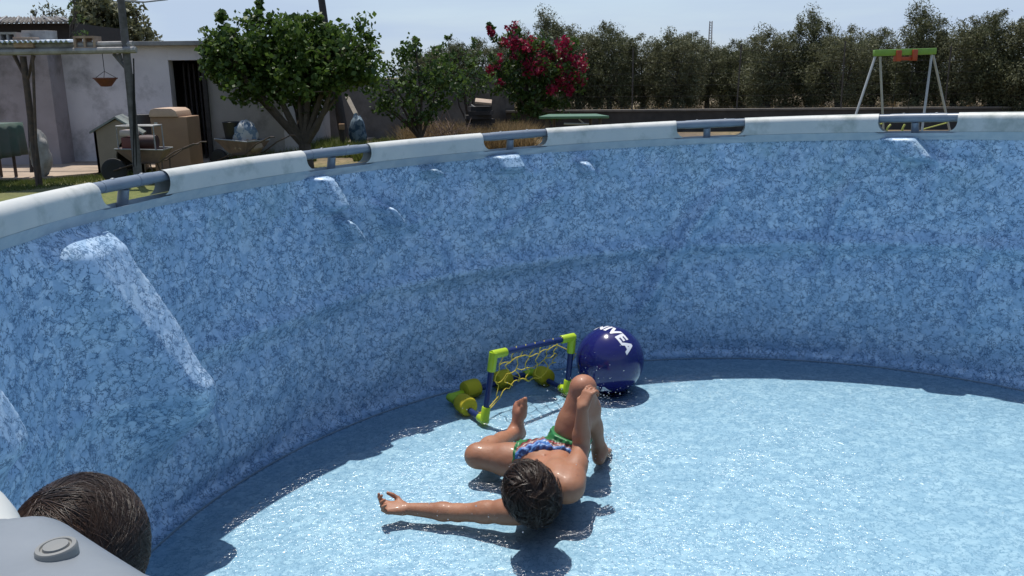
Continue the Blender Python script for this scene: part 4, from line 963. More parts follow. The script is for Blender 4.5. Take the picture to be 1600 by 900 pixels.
# ================================================================== implicit bodies
def v3(*a): return np.array(a, float)
class Field:
    def __init__(s, lo, hi, h):
        s.h = h; s.lo = np.array(lo, float); s.n = np.ceil((np.array(hi)-s.lo)/h).astype(int)+1
        s.g = np.full(tuple(s.n), .2, np.float32)
    def sub(s, lo, hi):
        a = np.clip(np.floor((lo-s.lo)/s.h).astype(int), 0, s.n-1); b = np.clip(np.ceil((hi-s.lo)/s.h).astype(int)+1, 1, s.n)
        sl = tuple(slice(x, y) for x, y in zip(a, b))
        ax = [s.lo[i]+s.h*np.arange(a[i], b[i]) for i in range(3)]
        return sl, np.meshgrid(*ax, indexing='ij')
    def smin(s, sl, d, k):
        g = s.g[sl]
        if k <= 0: s.g[sl] = np.minimum(g, d); return
        hh = np.clip(.5+.5*(g-d)/k, 0, 1); s.g[sl] = g*(1-hh)+d*hh-k*hh*(1-hh)
    def smax(s, sl, d, k):
        g = s.g[sl]; hh = np.clip(.5-.5*(g-d)/k, 0, 1); s.g[sl] = g*(1-hh)+d*hh+k*hh*(1-hh)
    def cone(s, a, b, ra, rb, k=.015, inf=0, op='add'):
        a = np.array(a, float); b = np.array(b, float); m = max(ra, rb)+inf+k+.012
        sl, (X_, Y_, Z_) = s.sub(np.minimum(a, b)-m, np.maximum(a, b)+m)
        ba = b-a; L2 = ba@ba; t = np.clip(((X_-a[0])*ba[0]+(Y_-a[1])*ba[1]+(Z_-a[2])*ba[2])/max(L2, 1e-9), 0, 1)
        d = np.sqrt((X_-a[0]-t*ba[0])**2+(Y_-a[1]-t*ba[1])**2+(Z_-a[2]-t*ba[2])**2)-(ra+(rb-ra)*t)-inf
        if op == 'add': s.smin(sl, d, k)
        else: s.smax(sl, -d, k)
    def ell(s, c, M, r, k=.012, op='add'):
        c = np.array(c, float); r = np.array(r, float); m = r.max()+k+.012
        sl, (X_, Y_, Z_) = s.sub(c-m, c+m)
        Mt = np.array(M, float)   # rows = local axes
        q = [(X_-c[0])*Mt[i][0]+(Y_-c[1])*Mt[i][1]+(Z_-c[2])*Mt[i][2] for i in range(3)]
        k0 = np.sqrt(sum((q[i]/r[i])**2 for i in range(3)))+1e-6; k1 = np.sqrt(sum((q[i]/r[i]**2)**2 for i in range(3)))+1e-6
        d = k0*(k0-1)/k1
        if op == 'add': s.smin(sl, d, k)
        else: s.smax(sl, -d, k)
    def mesh(s, name):
        g = s.g.astype(np.float32); g[0] = g[-1] = .1; g[:, 0] = g[:, -1] = .1; g[:, :, 0] = g[:, :, -1] = .1
        ins = g < 0; cnt = np.zeros(tuple(s.n-1), np.int32)
        for a in (0, 1):
            for b in (0, 1):
                for c in (0, 1): cnt += ins[a:s.n[0]-1+a, b:s.n[1]-1+b, c:s.n[2]-1+c]
        act = (cnt > 0) & (cnt < 8); idx = -np.ones(act.shape, np.int64); cells = np.argwhere(act); idx[act] = np.arange(len(cells))
        acc = np.zeros((len(cells), 3)); num = np.zeros(len(cells))
        cor = [(a, b, c) for a in (0, 1) for b in (0, 1) for c in (0, 1)]
        for i, A_ in enumerate(cor):
            for B_ in cor[i+1:]:
                if sum(abs(x-y) for x, y in zip(A_, B_)) != 1: continue
                pa = cells+np.array(A_); pb = cells+np.array(B_)
                ga = g[tuple(pa.T)]; gb = g[tuple(pb.T)]; m = (ga < 0) != (gb < 0); t = np.where(m, ga/np.where(m, ga-gb, 1), 0)
                acc += np.where(m[:, None], pa+(pb-pa)*t[:, None], 0); num += m
        V = s.lo+s.h*acc/num[:, None]
        Fs = []
        for ax in range(3):
            u, v = [(1, 2), (2, 0), (0, 1)][ax]
            sh = list(s.n); sl0 = [slice(None)]*3; sl1 = [slice(None)]*3; sl0[ax] = slice(0, sh[ax]-1); sl1[ax] = slice(1, sh[ax])
            a = ins[tuple(sl0)]; b = ins[tuple(sl1)]
            e = np.argwhere(a != b); sg = a[tuple(e.T)]
            ok = (e[:, u] > 0) & (e[:, v] > 0) & (e[:, u] < s.n[u]-1) & (e[:, v] < s.n[v]-1); e = e[ok]; sg = sg[ok]
            du = np.zeros(3, int); du[u] = 1; dv = np.zeros(3, int); dv[v] = 1
            q = [idx[tuple((e-o_).T)] for o_ in (du+dv, dv, 0*du, du)]
            q = np.stack(q, 1); q = np.where(sg[:, None], q, q[:, ::-1]); Fs.append(q)
        return mesh_np(name, V, np.concatenate(Fs))
def nrm(v): v = np.array(v, float); return v/np.linalg.norm(v)
def frame(zaxis, yhint):
    z = nrm(zaxis); y = np.array(yhint, float); y = nrm(y-z*(y@z)); x = np.cross(y, z); return np.array([x, y, z])
def head_prims(f, c, M, s=1.0, k=.012):
    """M rows: x right, y face, z crown"""
    def L_(x, y, z): return np.array(c)+s*(x*M[0]+y*M[1]+z*M[2])
    f.ell(L_(0, -.008, .018), M, np.array((.074, .090, .080))*s, k)
    f.ell(L_(0, .030, -.038), M, np.array((.052, .056, .058))*s, .02*s)
    f.cone(L_(-.03, .028, -.070), L_(.03, .028, -.070), .022*s, .022*s, .02*s)
    f.ell(L_(0, .062, -.082), M, np.array((.018, .016, .014))*s, .015*s)
    f.cone(L_(0, .082, .000), L_(0, .098, -.026), .006*s, .0105*s, .008*s)
    for sg in (-1, 1):
        f.ell(L_(.010*sg, .092, -.030), M, np.array((.006, .007, .005))*s, .005*s)
        f.ell(L_(.031*sg, .088, .002), M, np.array((.017, .012, .010))*s, .008*s, 'sub')
        f.ell(L_(.040*sg, .064, -.030), M, np.array((.022, .022, .020))*s, .015*s)
        f.ell(L_(.076*sg, -.004, -.006), M, np.array((.008, .018, .028))*s, .006*s)
        f.ell(L_(.084*sg, .002, -.004), M, np.array((.005, .009, .016))*s, .004*s, 'sub')
    f.ell(L_(0, .088, -.050), M, np.array((.020, .007, .0045))*s, .004*s); f.ell(L_(0, .086, -.060), M, np.array((.017, .007, .005))*s, .004*s)
    return L_
def hand_prims(f, w, fw, up, side, curl=(.5, .6, .7, .8), s=1.0, thumb=.6, spread=.10):
    """w wrist, fw direction to fingers, up = back of hand normal, side = towards the thumb"""
    fw = nrm(fw); up = nrm(np.array(up)-fw*(np.array(up)@fw)); sd = np.cross(fw, up); sd = sd if sd @ np.array(side) > 0 else -sd
    w = np.array(w, float)
    for o_, r0, r1 in ((.022, .014, .0095), (.008, .015, .0105), (-.007, .015, .010), (-.020, .013, .009)):
        f.cone(w+fw*.012*s+sd*o_*.7*s, w+fw*.062*s+sd*o_*s, r0*s, r1*s, .012*s)
    for i, (o_, ln) in enumerate(((.024, .056), (.008, .062), (-.008, .058), (-.022, .045))):
        p = w+fw*.062*s+sd*o_*s; a = 0; d0 = nrm(fw+sd*spread*(1.5-i)*.6)
        for j, (q, rr) in enumerate(((.42, .0078), (.32, .0070), (.26, .0062))):
            a += curl[i]*(.6 if j == 0 else 1.0); d = d0*math.cos(a)-up*math.sin(a); p2 = p+d*ln*q*s
            f.cone(p, p2, rr*s, (rr-.0007)*s, .0035*s); p = p2
    p = w+fw*.014*s+sd*.018*s; d = nrm(fw*.55+sd*.75-up*.25); p2 = p+d*.030*s; f.cone(p, p2, .0125*s, .0095*s, .010*s)
    d = nrm(fw*.8+sd*(.5-.5*thumb)-up*(.3+.3*thumb)); p3 = p2+d*.024*s; f.cone(p2, p3, .0088*s, .0078*s, .004*s); d = nrm(fw*.85-up*.35*thumb+sd*.05); f.cone(p3, p3+d*.018*s, .0076*s, .0064*s, .003*s)
def foot_prims(f, ankle, heel_dir, toe_dir, s=1.0, big=1):
    """heel_dir: from the ankle down to the heel (sole normal), toe_dir along the foot"""
    t = nrm(toe_dir); dn = np.array(heel_dir, float); dn = nrm(dn-t*(t@dn)); sd = np.cross(t, dn)*big; a = np.array(ankle, float)
    hl = a+dn*.030*s-t*.022*s
    f.cone(a, hl, .031*s, .024*s, .02*s)
    f.cone(a+dn*.004*s, a+t*.075*s+dn*.032*s, .028*s, .021*s, .02*s)
    f.cone(hl, a+t*.085*s+dn*.040*s-sd*.014*s, .022*s, .017*s, .018*s)
    f.cone(a+t*.07*s+dn*.036*s+sd*.014*s, a+t*.108*s+dn*.042*s+sd*.020*s, .019*s, .0155*s, .012*s)
    f.cone(a+t*.07*s+dn*.038*s-sd*.014*s, a+t*.100*s+dn*.044*s-sd*.018*s, .017*s, .0135*s, .012*s)
    for i in range(5):
        o_ = .022-.0115*i; ln = (.034, .033, .030, .026, .022)[i]; rr = (.0105, .0078, .0074, .0070, .0066)[i]
        p = a+t*(.108-.005*i)*s+dn*.045*s+sd*o_*s; p2 = p+t*ln*.6*s+dn*.001*s; f.cone(p, p2, rr*s, rr*s, .004*s); f.cone(p2, p2+t*ln*.4*s+dn*.004*s, rr*s, rr*.95*s, .003*s)
def px3(px, py, z): return np.array(PT(px, py, z))

M_skin = mat('skin', (.37, .172, .094), .56, c2=(.29, .125, .066), nscale=7, sss=.12, coat=.05, c3=(.37, .15, .085), n3=3, bump=.0022, bscale=34)
M_skin2 = mat('skin_pale', (.46, .27, .19), .5, c2=(.42, .23, .16), nscale=7, sss=.12)
def hairmat(name, c, c2, rough):
    m = bpy.data.materials.new(name); m.use_nodes = True; n = m.node_tree; n.nodes.clear(); l = n.links.new
    g = n.nodes.new('ShaderNodeNewGeometry'); r = n.nodes.new('ShaderNodeValToRGB'); r.color_ramp.elements[0].color = (*c, 1); r.color_ramp.elements[1].color = (*c2, 1)
    p = n.nodes.new('ShaderNodeBsdfPrincipled'); p.inputs['Roughness'].default_value = rough; p.inputs['Specular IOR Level'].default_value = .45; p.inputs['Anisotropic'].default_value = .5
    o = n.nodes.new('ShaderNodeOutputMaterial'); l(g.outputs['Random Per Island'], r.inputs[0]); l(r.outputs[0], p.inputs['Base Color']); l(p.outputs[0], o.inputs[0]); return m

# ---------------------------------------------------------------- the reclining child
hipR, hipL = px3(883, 713, .10), px3(842, 725, .095)
pel = (hipR+hipL)/2
shR, shL = px3(893, 762, .145), px3(806, 799, .100)
kneeR = px3(911, 607, .36); ankR = px3(937, 703, .075)
kneeL = px3(747, 712, .105); ankL = px3(805, 676, .055)
elbR = px3(908, 698, .20); wrR = px3(910, 638, .350)
elbL = px3(716, 801, .060); wrL = px3(634, 795, .058)
hc = px3(829, 770, .205)
neckb = (shR+shL)/2+np.array((-.004, -.012, .012)); crown = nrm(np.array((-.10, -.62, .62)))
face_hint = np.array((-.40, .62, .62))
HM = frame(crown, face_hint)
f = Field((-.62, 2.05, -.01), (.50, 3.50, .47), .0046)
spine = neckb-pel; sp = nrm(spine); lat = nrm(shR-shL); frontv = nrm(np.cross(lat, sp)); frontv = frontv if frontv[2] > 0 else -frontv
# pelvis and torso: paired columns give the flat width
f.cone(hipR-lat*.012, hipL+lat*.012, .066, .066, .02)
for sg, hp_, sh_ in ((1, hipR, shR), (-1, hipL, shL)):
    w1_ = pel+spine*.36+lat*sg*.038; w2_ = pel+spine*.66+lat*sg*.050; w3_ = pel+spine*.86+lat*sg*.058
    f.cone(hp_-lat*sg*.022+sp*.01, w1_, .062, .054, .03); f.cone(w1_, w2_, .054, .062, .03); f.cone(w2_, w3_, .062, .056, .03)
    f.cone(w3_, sh_-lat*sg*.018, .052, .040, .03)
    f.ell(pel+spine*.74+lat*sg*.045+frontv*.042, np.array([lat, sp, frontv]), (.042, .038, .022), .02)
f.cone(neckb-sp*.02, hc-crown*.075, .043, .036, .025)
f.ell(pel+spine*.30+frontv*.060, np.array([lat, sp, frontv]), (.006, .008, .008), .006, 'sub')
# arms
def arm(sh_, el_, wr_, s=1.0):
    f.cone(sh_, sh_+(el_-sh_)*.2, .042*s, .039*s, .025); f.cone(sh_+(el_-sh_)*.1, sh_+(el_-sh_)*.55, .038*s, .034*s, .02); f.cone(sh_+(el_-sh_)*.5, el_, .034*s, .029*s, .02)
    f.cone(el_, el_+(wr_-el_)*.3, .029*s, .030*s, .012); f.cone(el_+(wr_-el_)*.28, wr_, .030*s, .0195*s, .015)
arm(shR, elbR, wrR); arm(shL, elbL, wrL)
# left hand: palm up, fingers curled up
hand_prims(f, wrL, px3(600, 793, .070)-wrL, (.05, .25, -1), (0, 1, .1), curl=(.55, .75, .9, .95), s=.98, thumb=.9)
# legs
def leg(hp_, kn_, an_, s=1.0):
    f.cone(hp_, hp_+(kn_-hp_)*.5, .068*s, .060*s, .03); f.cone(hp_+(kn_-hp_)*.45, kn_, .061*s, .045*s, .02)
    d = nrm(kn_-(hp_+an_)/2); f.ell(kn_+d*.010, frame(d, an_-kn_), (.036*s, .040*s, .034*s), .02)
    f.cone(kn_, kn_+(an_-kn_)*.32, .042*s, .043*s, .02); f.cone(kn_+(an_-kn_)*.3-d*.006, kn_+(an_-kn_)*.65, .043*s, .031*s, .02); f.cone(kn_+(an_-kn_)*.6, an_, .032*s, .025*s, .02)
leg(hipR, kneeR, ankR); leg(hipL, kneeL, ankL)
hand_prims(f, wrR, px3(922, 607, .41)-wrR, (-.6, -.45, .35), (-.4, .2, .8), curl=(.6, .8, .95, 1.0), s=.90, thumb=.8)
foot_prims(f, ankR, (.0, .05, -1), (.14, .50, -.05), .90, -1)
foot_prims(f, ankL, (.5, .75, -.35), px3(803, 640, .165)-ankL, 1.0, -1)
LH = head_prims(f, hc, HM, .85)
boy = thing('person', 'child in multicoloured swim shorts lying back in the shallow water with an arm stretched out', 'person', tuple(pel*[1, 1, 0]), pool=True)
put('body', f.mesh('body'), M_skin, boy)
# shorts
f = Field((-.2, 2.7, .0), (.42, 3.3, .36), .0046)
f.cone(hipR-lat*.012, hipL+lat*.012, .066, .066, .02, inf=.012)
for sg, hp_, kn_ in ((1, hipR, kneeR), (-1, hipL, kneeL)):
    w1_ = pel+spine*.36+lat*sg*.036
    f.cone(hp_-lat*sg*.022+sp*.01, w1_, .062, .056, .03, inf=.010)
    f.cone(hp_, hp_+(kn_-hp_)*.60, .070, .060, .03, inf=.014)
ax = [f.lo[i]+f.h*np.arange(f.n[i]) for i in range(3)]; X_, Y_, Z_ = np.meshgrid(*ax, indexing='ij')
full = (slice(None),)*3
def plane(p, n_): return (X_-p[0])*n_[0]+(Y_-p[1])*n_[1]+(Z_-p[2])*n_[2]
waist = plane(pel+spine*.20, sp)
f.smax(full, waist, .006)
hemR = plane(hipR+(kneeR-hipR)*.34, nrm(kneeR-hipR)); hemL = plane(hipL+(kneeL-hipL)*.36, nrm(kneeL-hipL))
ripple = .0035*np.sin(X_*140+Y_*60)*np.sin(Z_*120+Y_*90)+.002*np.sin(X_*260-Z_*200)
f.g += ripple.astype(np.float32)
f.smax(full, hemR, .004); f.smax(full, hemL, .004)
me = f.mesh('swim_shorts')
co_ = np.empty(len(me.vertices)*3, np.float32); me.vertices.foreach_get('co', co_); co_ = co_.reshape(-1, 3)
nr_, nl_ = nrm(kneeR-hipR), nrm(kneeL-hipL)
dR = (hipR+(kneeR-hipR)*.34-co_)@nr_; dL = (hipL+(kneeL-hipL)*.36-co_)@nl_
side = (co_-pel)@lat
dh = np.where(side > 0, dR, dL); dw = (pel+spine*.20-co_)@sp
at = me.attributes.new('band', 'FLOAT', 'POINT'); at.data.foreach_set('value', (np.clip(dh/(np.abs(dh)+np.abs(dw)+1e-4), 0, 1)**1.7).astype(np.float32))
at2 = me.attributes.new('hem', 'FLOAT', 'POINT'); at2.data.foreach_set('value', dh.astype(np.float32))
def shortsmat():
    m = bpy.data.materials.new('swim_shorts'); m.use_nodes = True; n = m.node_tree; b = n.nodes['Principled BSDF']; l = n.links.new; N = n.nodes.new
    a = N('ShaderNodeAttribute'); a.attribute_name = 'band'; t = N('ShaderNodeTexCoord'); q = N('ShaderNodeTexNoise'); q.inputs['Scale'].default_value = 16; q.inputs['Detail'].default_value = 4; l(t.outputs['Object'], q.inputs['Vector'])
    ma = N('ShaderNodeMath'); ma.operation = 'MULTIPLY_ADD'; l(q.outputs['Fac'], ma.inputs[0]); ma.inputs[1].default_value = .55; l(a.outputs['Fac'], ma.inputs[2])
    ms = N('ShaderNodeMath'); ms.operation = 'SUBTRACT'; l(ma.outputs[0], ms.inputs[0]); ms.inputs[1].default_value = .27
    r = N('ShaderNodeValToRGB'); r.color_ramp.interpolation = 'CONSTANT'; e = r.color_ramp.elements
    cols = [(0, (.03, .16, .04)), (.16, (.03, .13, .04)), (.22, (.07, .03, .02)), (.30, (.30, .03, .03)), (.36, (.12, .06, .04)), (.43, (.45, .36, .32)), (.49, (.16, .07, .05)), (.55, (.32, .05, .05)), (.60, (.08, .20, .48)), (.68, (.35, .45, .55)), (.72, (.05, .16, .42)), (.80, (.03, .08, .28)), (.87, (.12, .28, .55)), (.93, (.03, .07, .22))]
    e[0].position = 0; e[0].color = (*cols[0][1], 1); e[1].position = cols[1][0]; e[1].color = (*cols[1][1], 1)
    for p_, c_ in cols[2:]: k = e.new(p_); k.color = (*c_, 1)
    l(ms.outputs[0], r.inputs[0])
    a2 = N('ShaderNodeAttribute'); a2.attribute_name = 'hem'; lt = N('ShaderNodeMath'); lt.operation = 'LESS_THAN'; l(a2.outputs['Fac'], lt.inputs[0]); lt.inputs[1].default_value = .011
    x = N('ShaderNodeMix'); x.data_type = 'RGBA'; l(lt.outputs[0], x.inputs[0]); l(r.outputs[0], x.inputs[6]); x.inputs[7].default_value = (.025, .17, .05, 1); l(x.outputs[2], b.inputs['Base Color']); b.inputs['Roughness'].default_value = .45
    return m
put('swim_shorts', me, shortsmat(), boy)
# eyes
M_eye = mat('eye', (.6, .58, .55), .2, c2=(.58, .55, .5)); M_iris = mat('iris', (.03, .015, .008), .15)
for sg in (-1, 1):
    b = MB(); b.lathe([(.0001, -.010), (.007, -.007), (.010, 0), (.007, .007), (.0001, .010)], LH(.031*sg, .077, .002), 14, Matrix([list(HM[0]), list(HM[2]), list(HM[1])]).transposed()); e_ = b.build('eye', M_eye, boy)
    b = MB(); b.lathe([(.0001, .0112), (.0045, .0100), (.0048, .0085), (.0001, .008)], LH(.031*sg, .077, .002), 12, Matrix([list(HM[0]), list(HM[2]), list(HM[1])]).transposed()); b.build('iris', M_iris, e_)
def hair_mesh(c, M, s, n, seed, length, wet, whorl=(0, -.35, .93), face_limit=.28, rr=(.078, .096, .090), off=(0, -.010, .020), wd=.0016, lift=.010):
    """strands flowing over the scalp from the whorl, cap beneath"""
    r = np.random.default_rng(seed); c = np.array(c); W = nrm(whorl); mb = MB(); ctr = c+s*(off[0]*M[0]+off[1]*M[1]+off[2]*M[2]); rv = np.array(rr)*s
    def surf(d, h): p = d*(rv+h); return ctr+p[0]*M[0]+p[1]*M[1]+p[2]*M[2]
    nc = n//7
    for k in range(nc):
        while True:
            d = r.normal(size=3); d /= np.linalg.norm(d)
            if d[2] < (-.35 if wet else -.65): continue
            if d[1] > face_limit and d[2] < .42: continue
            if d[2] < .0 and d[1] > .02: continue
            break
        t0 = d-W*(d@W)
        tn = nrm(t0+r.normal(size=3)*.25*(1 if wet else .18)) if np.linalg.norm(t0) > .05 else nrm(r.normal(size=3))
        tw = np.cross(W, tn)*.35; tn = nrm(tn+tw)
        L0 = length*(.6+.6*r.random()); clump_l = lift*(.25+r.random()) if wet else lift*(.4+.25*r.random()); ctw = r.normal()*.5
        flick = (r.random() < .35)*r.random()*.016 if wet else 0
        for j in range(7):
            dj = nrm(d+r.normal(size=3)*(.035 if wet else .06)); cur = dj.copy(); tj = nrm(tn-cur*(tn@cur)); pts = []
            h0_ = r.random()*.004
            for q in range(8):
                u = q/7; conv = (1-u*.75) if wet else 1
                pos = surf(nrm(cur*conv+(d+tj*L0/.09*u)*(1-conv) if wet else cur), .002+h0_*s+clump_l*math.sin(min(1, u*1.1)*math.pi*.55)*s)
                drop = max(0, u-.55)*(.010 if wet else .006)*s
                pts.append(Vector(pos+nrm(pos-ctr)*(drop*r.random()+flick*max(0, u-.5)*2)))
                step = L0/7/.09; g_ = nrm(cur+tj*step+np.array((0, 0, -1.0))*.02*q); tj = nrm(tj-g_*(tj@g_)+.04*ctw*np.cross(g_, tj)); cur = g_
            ww = wd*s*(.7+.6*r.random())
            mb.tube(pts, [ww, ww, ww, ww*.95, ww*.85, ww*.7, ww*.5, ww*.15], 3, caps=False)
    return mb
M_hair1 = hairmat('wet_hair', (.014, .008, .006), (.055, .032, .020), .38)
f = Field(tuple(hc-.14), tuple(hc+.14), .005)
def hair_cap(f, c, M, s, rr, off=(0, -.010, .020), low=-.062):
    ctr = np.array(c)+s*(off[0]*M[0]+off[1]*M[1]+off[2]*M[2])
    f.ell(ctr, M, np.array(rr)*s, 0)
    ax = [f.lo[i]+f.h*np.arange(f.n[i]) for i in range(3)]; X_, Y_, Z_ = np.meshgrid(*ax, indexing='ij')
    q = [(X_-c[0])*M[i][0]+(Y_-c[1])*M[i][1]+(Z_-c[2])*M[i][2] for i in range(3)]
    f.smax((slice(None),)*3, (low*s-q[2]), .01*s)                      # not below the nape
    f.smax((slice(None),)*3, (q[1]*.85-q[2]*.75-.012*s), .008*s)       # hairline above the face
hair_cap(f, hc, HM, .85, (.077, .095, .088))
hc_o = put('hair', f.mesh('hair'), M_hair1, boy)
hb = hair_mesh(hc, HM, .85, 7000, 5, .105, True, whorl=(.1, -.25, .96), lift=.015, wd=.0012)
me = bpy.data.meshes.new('hair'); me.from_pydata([tuple(v) for v in hb.v], [], hb.f); put('hair_strands', me, M_hair1, boy)

# ---------------------------------------------------------------- the second child, kneeling behind the near rail
k_c = px3(128, 872, .835)
K = np.array(k_c); fy = nrm(np.array((-.15, .98, 0))); fx = nrm(np.array((.98, .15, 0))); KM = frame((.05, .04, 1), fy)
kd = K-np.array((0, 0, 0)); 
def Kp(x, y, z): return np.array((K[0], K[1], 0))+fx*x+fy*y+np.array((0, 0, z))
f = Field((K[0]-.42, K[1]-.45, -.01), (K[0]+.42, K[1]+.45, 1.0), .007)
hz_ = K[2]
f.cone(Kp(-.05, -.02, .37), Kp(.05, -.02, .37), .075, .075, .03)
for sg in (-1, 1):
    f.cone(Kp(.04*sg, -.02, .38), Kp(.045*sg, -.01, .52), .066, .062, .03); f.cone(Kp(.045*sg, -.01, .52), Kp(.055*sg, -.01, .64), .062, .058, .03)
    f.cone(Kp(.055*sg, -.01, .64), Kp(.12*sg, -.01, .665), .05, .04, .03)
    f.cone(Kp(.13*sg, -.01, .66), Kp(.16*sg, .0, .48), .038, .030, .02); f.cone(Kp(.16*sg, .0, .48), Kp(.13*sg, .14, .38), .030, .020, .015)
    hand_prims(f, Kp(.13*sg, .14, .38), fy*.8+np.array((0, 0, -.5)), np.array((0, 0, 1))+fy*.6, -fx*sg, s=1.0)
    f.cone(Kp(.06*sg, -.02, .36), Kp(.075*sg, .05, .07), .068, .048, .02); f.cone(Kp(.075*sg, .05, .065), Kp(.075*sg, -.22, .05), .045, .030, .02)
    foot_prims(f, Kp(.075*sg, -.22, .05), (0, 0, 1), -fy*1.0, 1.0, sg)
f.cone(Kp(0, -.01, .66), K-KM[2]*.07, .045, .038, .025)
head_prims(f, K, KM, 1.0)
kid = thing('person', 'brown haired child crouching inside the pool, head just showing behind the near rail', 'person', (K[0], K[1], 0), pool=True)
put('body', f.mesh('body'), M_skin2, kid)
f = Field((K[0]-.2, K[1]-.2, .1), (K[0]+.2, K[1]+.2, .55), .008)
f.cone(Kp(-.05, -.02, .37), Kp(.05, -.02, .37), .088, .088, .03)
for sg in (-1, 1): f.cone(Kp(.06*sg, -.02, .36), Kp(.07*sg, .02, .22), .082, .072, .02)
ax = [f.lo[i]+f.h*np.arange(f.n[i]) for i in range(3)]; Z_ = np.meshgrid(*ax, indexing='ij')[2]; f.smax((slice(None),)*3, .2-Z_, .004); f.smax((slice(None),)*3, Z_-.44, .004)
put('swim_shorts', f.mesh('swim_shorts'), mat('shorts_navy', (.02, .05, .14), .6), kid)
for sg in (-1, 1):
    b = MB(); cc = K+KM[0]*.031*sg+KM[1]*.077+KM[2]*.002; b.lathe([(.0001, -.010), (.007, -.007), (.010, 0), (.007, .007), (.0001, .010)], cc, 14); b.build('eye', M_eye, kid)
M_hair2 = hairmat('brown_hair', (.014, .0085, .006), (.055, .031, .020), .36)
f = Field(tuple(K-.15), tuple(K+.15), .005); hair_cap(f, K, KM, 1.0, (.083, .101, .094), low=-.085)
put('hair', f.mesh('hair'), M_hair2, kid)
hb = hair_mesh(K, KM, 1.0, 22000, 9, .15, False, whorl=(-.35, -.25, .88), rr=(.084, .102, .095), wd=.0007, lift=.006)
me = bpy.data.meshes.new('hair'); me.from_pydata([tuple(v) for v in hb.v], [], hb.f); put('hair_strands', me, M_hair2, kid)

# ================================================================== ball
BR = .158
bc = Vector((.430, 3.80, BR+.005))
# centre the ball on its place in the photograph's line of sight
q_ = PT(953, 562, BR+.005); bc = Vector(q_)
ball = thing('beach_ball', 'shiny dark blue inflatable beach ball with white lettering', 'ball', bc, pool=True)
M_ball = mat('ball_vinyl', (.012, .010, .115), .16, c2=(.010, .009, .100), nscale=3, coat=.5)
b = MB()
def bf(u, v):
    a = u*6.28318; t = (v-.5)*math.pi; return bc+Vector((math.cos(a)*math.cos(t), math.sin(a)*math.cos(t), math.sin(t)))*BR*(1-.004*abs(math.sin(3*a))**8)
b.sheet(bf, 96, 49, True); b.build('ball_skin', M_ball, ball)
VB = (Vector((0, 0, CH))-bc).normalized()            # towards the camera
vx = RIGHT-VB*RIGHT.dot(VB); vx.normalize(); vy = VB.cross(vx)
def vdir(x, y):
    z = math.sqrt(max(0, 1-x*x-y*y)); return (vx*x+vy*y+VB*z).normalized()
def word(txt, p0, up, h, width_per, name, s_off=0.0, align='CENTER'):
    cu = bpy.data.curves.new('t', 'FONT'); cu.body = txt; cu.size = 1.0; cu.offset = .045; cu.align_x = align; cu.space_character = 1.08; cu.extrude = 0; cu.resolution_u = 4
    to = bpy.data.objects.new('t', cu); col.objects.link(to); dg = bpy.context.evaluated_depsgraph_get(); me = bpy.data.meshes.new_from_object(to.evaluated_get(dg)); bpy.data.objects.remove(to)
    bm = bmesh.new(); bm.from_mesh(me); bmesh.ops.triangulate(bm, faces=bm.faces)
    xs_ = [v.co.x for v in bm.verts]; ys_ = [v.co.y for v in bm.verts]
    for i in range(1, 40):
        x = min(xs_)+(max(xs_)-min(xs_))*i/40; bmesh.ops.bisect_plane(bm, geom=list(bm.verts)+list(bm.edges)+list(bm.faces), plane_co=(x, 0, 0), plane_no=(1, 0, 0))
    for i in range(1, 8):
        y = min(ys_)+(max(ys_)-min(ys_))*i/8; bmesh.ops.bisect_plane(bm, geom=list(bm.verts)+list(bm.edges)+list(bm.faces), plane_co=(0, y, 0), plane_no=(0, 1, 0))
    p0 = p0.normalized(); up = (up-p0*up.dot(p0)).normalized(); rt = up.cross(p0)
    hh = max(ys_)-min(ys_); ym = (max(ys_)+min(ys_))/2; k = h/hh
    for v in bm.verts:
        a = (v.co.x*k*width_per+s_off)/BR; e = (v.co.y-ym)*k/BR
        d = (p0*math.cos(a)+rt*math.sin(a))*math.cos(e)+up*math.sin(e); v.co = bc+d*(BR+.0012)
    me2 = bpy.data.meshes.new(name); bm.to_mesh(me2); bm.free()
    return put(name, me2, mat('lettering_white', (.75, .75, .78), .3, c2=(.72, .72, .75)), ball, smooth=False)
p_I, p_V, p_E, p_A = vdir(-.16, .90), vdir(.11, .835), vdir(.33, .62), vdir(.49, .30)
n_gc = p_V.cross(p_A)*-1; n_gc = p_I.cross(p_A); n_gc.normalize()
if n_gc.dot(vx) < 0: n_gc = -n_gc
word('NIVEA', (p_V+p_E*.02).normalized(), n_gc, .054, 1.20, 'lettering', s_off=.010)
word('NIVEA', vdir(-.15, -.86), (vy-vx*-.0).normalized(), .046, 1.15, 'lettering', s_off=.022, align='RIGHT')
b = MB(); pv = (bc+Vector((.55, .55, .62)).normalized()*BR); b.lathe([(.010, -.002), (.010, .002), (.006, .004), (.0001, .004)], pv, 12, Vector((.55, .55, .62)).to_track_quat('Z', 'Y').to_matrix()); b.build('valve', M_ball, ball)

